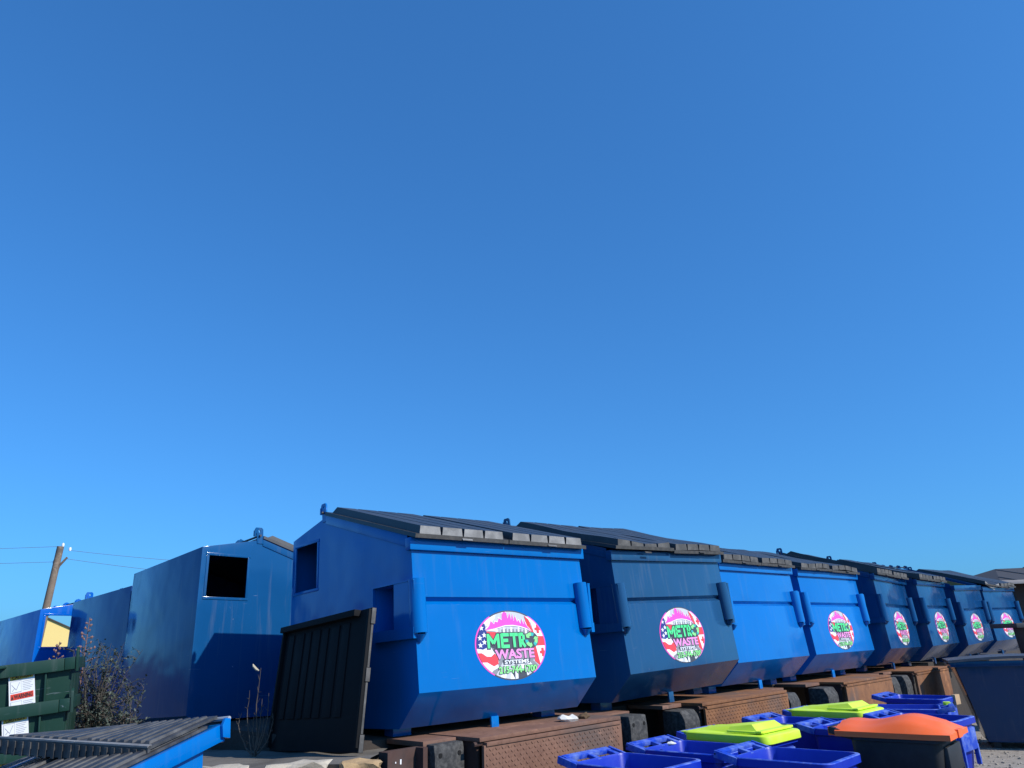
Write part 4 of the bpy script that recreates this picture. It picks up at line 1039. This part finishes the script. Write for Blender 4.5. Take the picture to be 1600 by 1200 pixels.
# dead plant before the sideways dumpster
base = at_slab(-2.02, 6.1)
t = thing('dead_plant', 'bare dead plant with curling twigs left of the leaning black lid', 'dead plant', None, Matrix.Translation(base))
rr = random.Random(4); m = MB(); exr = Vector((0.9, -0.4, 0))
for (dx, h, cv) in ((-0.16, 0.30, 1), (-0.09, 0.46, 1), (0.0, 0.62, 0), (0.035, 0.40, 0), (0.10, 0.44, -1), (0.15, 0.30, -1), (-0.03, 0.30, 1), (0.06, 0.28, 1)):
    pts = []
    for k in range(9):
        t_ = k / 8
        x = dx * math.sin(t_ * PI * 0.62) / math.sin(PI * 0.62) if dx else 0.012 * math.sin(t_ * 7)
        pts.append(exr * (x + rr.uniform(-.006, .006)) + Vector((0, rr.uniform(-.01, .01), h * t_ ** 1.15)))
    m.tube(pts, [0.0065 * (1 - 0.75 * k / 8) for k in range(9)], 5)
    for k in range(2, 8):
        for s_ in (0, 1):
            d = exr * rr.choice((-1, 1)) * rr.uniform(.01, .035) + Vector((0, rr.uniform(-.03, .03), rr.uniform(0.0, .05)))
            m.tube([pts[k], pts[k] + d], [0.002, 0.0008], 4)
m.build('stem', M_TWIG, t, 0, 50)
m = MB(); m.tube([Vector((-0.01, 0, 0.60)), Vector((-0.03, 0, 0.61)), Vector((-0.055, 0.0, 0.635)), Vector((-0.06, 0, 0.65))], [0.005, 0.011, 0.010, 0.004], 6); m.build('dry_leaf', flat('pale_dry_leaf', (0.45, 0.40, 0.30), 0.8), t)

# ------------------------------------------------------------------ background
t = thing('utility_pole', 'leaning wooden utility pole behind the far left dumpsters', 'utility pole', None, Matrix.Translation((-18.8, 30, ground_h(-18.8, 30))))
m = MB(); m.tube([(0, 0, 0), (0.28, 0, 3.7), (0.46, 0, 6.22)], [0.155, 0.135, 0.125], 12); m.build('shaft', M_WOODPOLE, t)
m = MB(); m.tube([(0.42, 0, 5.0), (0.52, 0, 5.45), (0.80, 0, 5.78)], [0.05, 0.05, 0.04], 8); m.build('brace_arm', M_WOODPOLE, t)
for x, z in ((0.30, 5.62), (0.55, 6.28), (0.86, 6.1)):
    m = MB(); m.tube([(x, 0, z - 0.07), (x, 0, z), (x, 0, z + 0.07)], [0.04, 0.055, 0.035], 8); m.build('insulator', M_WHITE, t)
P_ = Vector((-18.8, 30, ground_h(-18.8, 30)))
def wire(a, b, sag, label):
    m_ = MB(); a = Vector(a); b = Vector(b); pts = [a.lerp(b, k / 14) - Vector((0, 0, sag * 4 * (k / 14) * (1 - k / 14))) for k in range(15)]
    m_.tube(pts, 0.008, 5); tag(m_.build('overhead_wire', flat('wire_grey', (0.16, 0.20, 0.26), 0.6), None), label, 'wire', 'overhead wires at the utility pole')
wire(P_ + Vector((0.55, 0, 6.22)), (-44, 27, 6.4), 0.25, 'upper overhead wire running left from the utility pole')
wire(P_ + Vector((0.30, 0, 5.62)), (-44, 27, 5.85), 0.2, 'lower overhead wire running left from the utility pole')
wire(P_ + Vector((0.86, 0, 6.05)), (-6, 33, 4.95), 0.2, 'upper overhead wire running right from the utility pole')
wire(P_ + Vector((0.80, 0, 5.72)), (-6, 33, 4.2), 0.2, 'lower overhead wire running right from the utility pole')

# yellow building glimpsed through the far opening
t = thing('yellow_building', 'pale yellow building seen only through the far left dumpster opening', 'building', None, Matrix.Translation((-28.09, 46, 0)) @ Matrix.Rotation(R(31.4), 4, 'Z'))
m = MB(); m.prism([(-1.5, -0.3), (7, -0.3), (7, 0.6), (-0.1, 3.95), (-1.5, 3.35)], 0, 8, lambda a, z, y: (a, y, z)); m.build('wall', flat('yellow_render', (0.80, 0.60, 0.22), 0.9, 0.08), t)
m = MB(); m.prism([(-0.1, 3.95), (7.3, 0.46), (7.3, 0.53), (-0.1, 4.02)], -0.1, 8.1, lambda a, z, y: (a, y, z)); m.prism([(-1.7, 3.265), (-0.1, 3.95), (-0.1, 4.02), (-1.7, 3.335)], -0.1, 8.1, lambda a, z, y: (a, y, z)); m.build('roof', flat('roof_dark', (0.06, 0.05, 0.05), 0.8), t)

# dark shingled building at the right
BM_ = Matrix.Translation((17.6, 29.0, 0)) @ Matrix.Rotation(R(-8), 4, 'Z')
t = thing('shingled_building', 'dark building with shingled hip roof behind the far end of the row', 'building', None, BM_)
m = MB(); m.box((0.9, 0, 0), (14, 9, 3.22)); m.build('wall', flat('brown_siding', (0.055, 0.035, 0.028), 0.85, 0.3), t)
m = MB()
ev = [(0.25, -0.55, 3.2), (14.5, -0.55, 3.2), (14.5, 9.5, 3.2), (0.25, 9.5, 3.2)]; rd = [(2.4, 4.5, 3.98), (11.5, 4.5, 3.98)]
m.poly([ev[0], ev[1], rd[1], rd[0]]); m.poly([ev[1], ev[2], rd[1]]); m.poly([ev[2], ev[3], rd[0], rd[1]]); m.poly([ev[3], ev[0], rd[0]]); m.poly(ev[::-1])
rf = m.build('roof', flat('shingle_dark', (0.045, 0.042, 0.045), 0.85, 0.4), t)
m = MB(); m.box((0.22, -0.60, 3.10), (14.5, -0.553, 3.235)); m.build('fascia', flat('pale_fascia', (0.55, 0.46, 0.40), 0.7), t, 0.004)
for k in range(10):
    x = 0.9 + k * 1.3; sc = MB(); f0 = Vector((x, -0.55, 3.215)); f1 = Vector((min(11.4, max(2.5, x)), 4.45, 3.99))
    if x < 2.4: f1 = Vector((x, -0.55 + (x - 0.25) / 2.15 * 5.05, 3.2 + (x - 0.25) / 2.15 * 0.78 + 0.012))
    sc.tube([f0, f1], 0.018, 4); sc.build('roof_seam', flat('seam_grey', (0.12, 0.10, 0.09), 0.8), t)
m = MB(); m.box((1.75, -0.14, 2.28), (2.0, -0.01, 2.95)); m.build('cream_panel', flat('panel_cream', (0.75, 0.60, 0.38), 0.5), t, 0.04)  # cream panel placed for an unidentified bright shape on the wall
m = MB(); m.box((2.0, -0.06, 1.35), (2.9, -0.004, 2.0)); m.build('white_panel', M_WHITE, t, 0.01)

# maroon steel frame with black top
MM = Matrix.Translation((8.56, 13.4, 0)) @ Matrix.Rotation(R(8), 4, 'Z')
t = thing('steel_stand', 'maroon steel stand with black top beam and pale plate, behind the low navy dumpster', 'steel stand', None, MM)
M_MAR = painted_steel('maroon_paint', 0.5, 0.8, (0.045, 0.010, 0.014))
m = MB(); m.box((-0.20, -0.12, 1.64), (1.4, 0.5, 1.715)); m.build('top_beam', M_STEEL, t, 0.006)
m = MB(); m.mesh([(-0.02, -0.06, 1.64), (0.14, -0.06, 1.64), (0.14, 0.2, 1.64), (-0.02, 0.2, 1.64), (0.14, -0.06, 0.0), (0.30, -0.06, 0.0), (0.30, 0.2, 0.0), (0.14, 0.2, 0.0)], [(0, 1, 2, 3), (4, 7, 6, 5), (0, 4, 5, 1), (1, 5, 6, 2), (2, 6, 7, 3), (3, 7, 4, 0)]); m.build('leg', M_STEEL, t, 0.006)
m = MB(); m.box((0.12, -0.03, 0.3), (1.35, 0.02, 1.63)); m.build('web_panel', M_MAR, t, 0.004)
m = MB(); m.box((0.20, -0.036, 1.27), (0.62, -0.031, 1.50)); m.build('pale_plate', flat('plate_lilac', (0.42, 0.42, 0.50), 0.5), t)
m = MB(); m.tube([(-0.02, -0.10, 1.24), (0.04, -0.10, 1.24)], [0.012, 0.03], 8); m.build('end_cap', flat('pale_cap', (0.7, 0.6, 0.5), 0.5), t)

# low navy dumpster at the lower right
NM = Matrix.Translation((6.44, 12.0, 0)) @ Matrix.Rotation(R(-24), 4, 'Z')
t = thing('low_dumpster', 'low dark navy dumpster at the right edge with bowed lid edge', 'dumpster', None, NM)
b = MB()
prof = [(0.06, 1.16), (0.30, 0.09), (1.83, 0.09), (2.0, 1.16)]
front = [(x, 0.0 if z > 1 else 0.10, z) for x, z in prof]; rear = [(x, 1.0 if z > 1 else 0.9, z) for x, z in prof]
b.poly(front); b.poly(rear); 
for i in range(3): b.poly([front[i], front[i + 1], rear[i + 1], rear[i]])
b.build('body', M_PAINT, t, 0.012, weld=True)
r_ = MB(); r_.box((0.0, -0.045, 1.12), (2.06, 0.01, 1.20)); r_.box((0.0, 0.01, 1.12), (0.055, 1.0, 1.20)); r_.build('top_rim', M_PAINT, t, 0.006)
lb = MB(); nn = 16; v = []
for i in range(nn + 1):
    x = -0.02 + 2.1 * i / nn; a = i / nn; h = 1.215 + 0.05 * math.sin(PI * min(1, a * 1.1))
    v += [(x, -0.06, h - 0.035), (x, -0.06, h), (x, 1.0, h + 0.0), (x, 1.0, h - 0.035)]
f = []
for i in range(nn):
    for s_ in range(4): f.append((i * 4 + s_, i * 4 + (s_ + 1) % 4, (i + 1) * 4 + (s_ + 1) % 4, (i + 1) * 4 + s_))
f += [(0, 3, 2, 1), tuple(nn * 4 + k for k in range(4))]
lb.mesh(v, f); lb.build('lid', plastic('slate_lid', (0.05, 0.06, 0.08), 0.5, (0.12, 0.13, 0.15), 0.6), t, 0.0, 30)
pk = MB(); pk.prism([(-0.10, 0.62), (0.0, 0.62), (0.0, 1.0), (-0.10, 1.0)], 1.10, 1.9, lambda y, z, x: (x, y, z)); pk.build('fork_pocket', M_PAINT, t, 0.006)
for x in (0.36, 1.6):
    for y in (0.2, 0.75):
        q = MB(); q.box((x, y, 0.0), (x + 0.10, y + 0.10, 0.10)); q.build('foot', M_STEEL, t, 0.004)
colour(t, (0.0, 0.045, 0.13, 0.6))
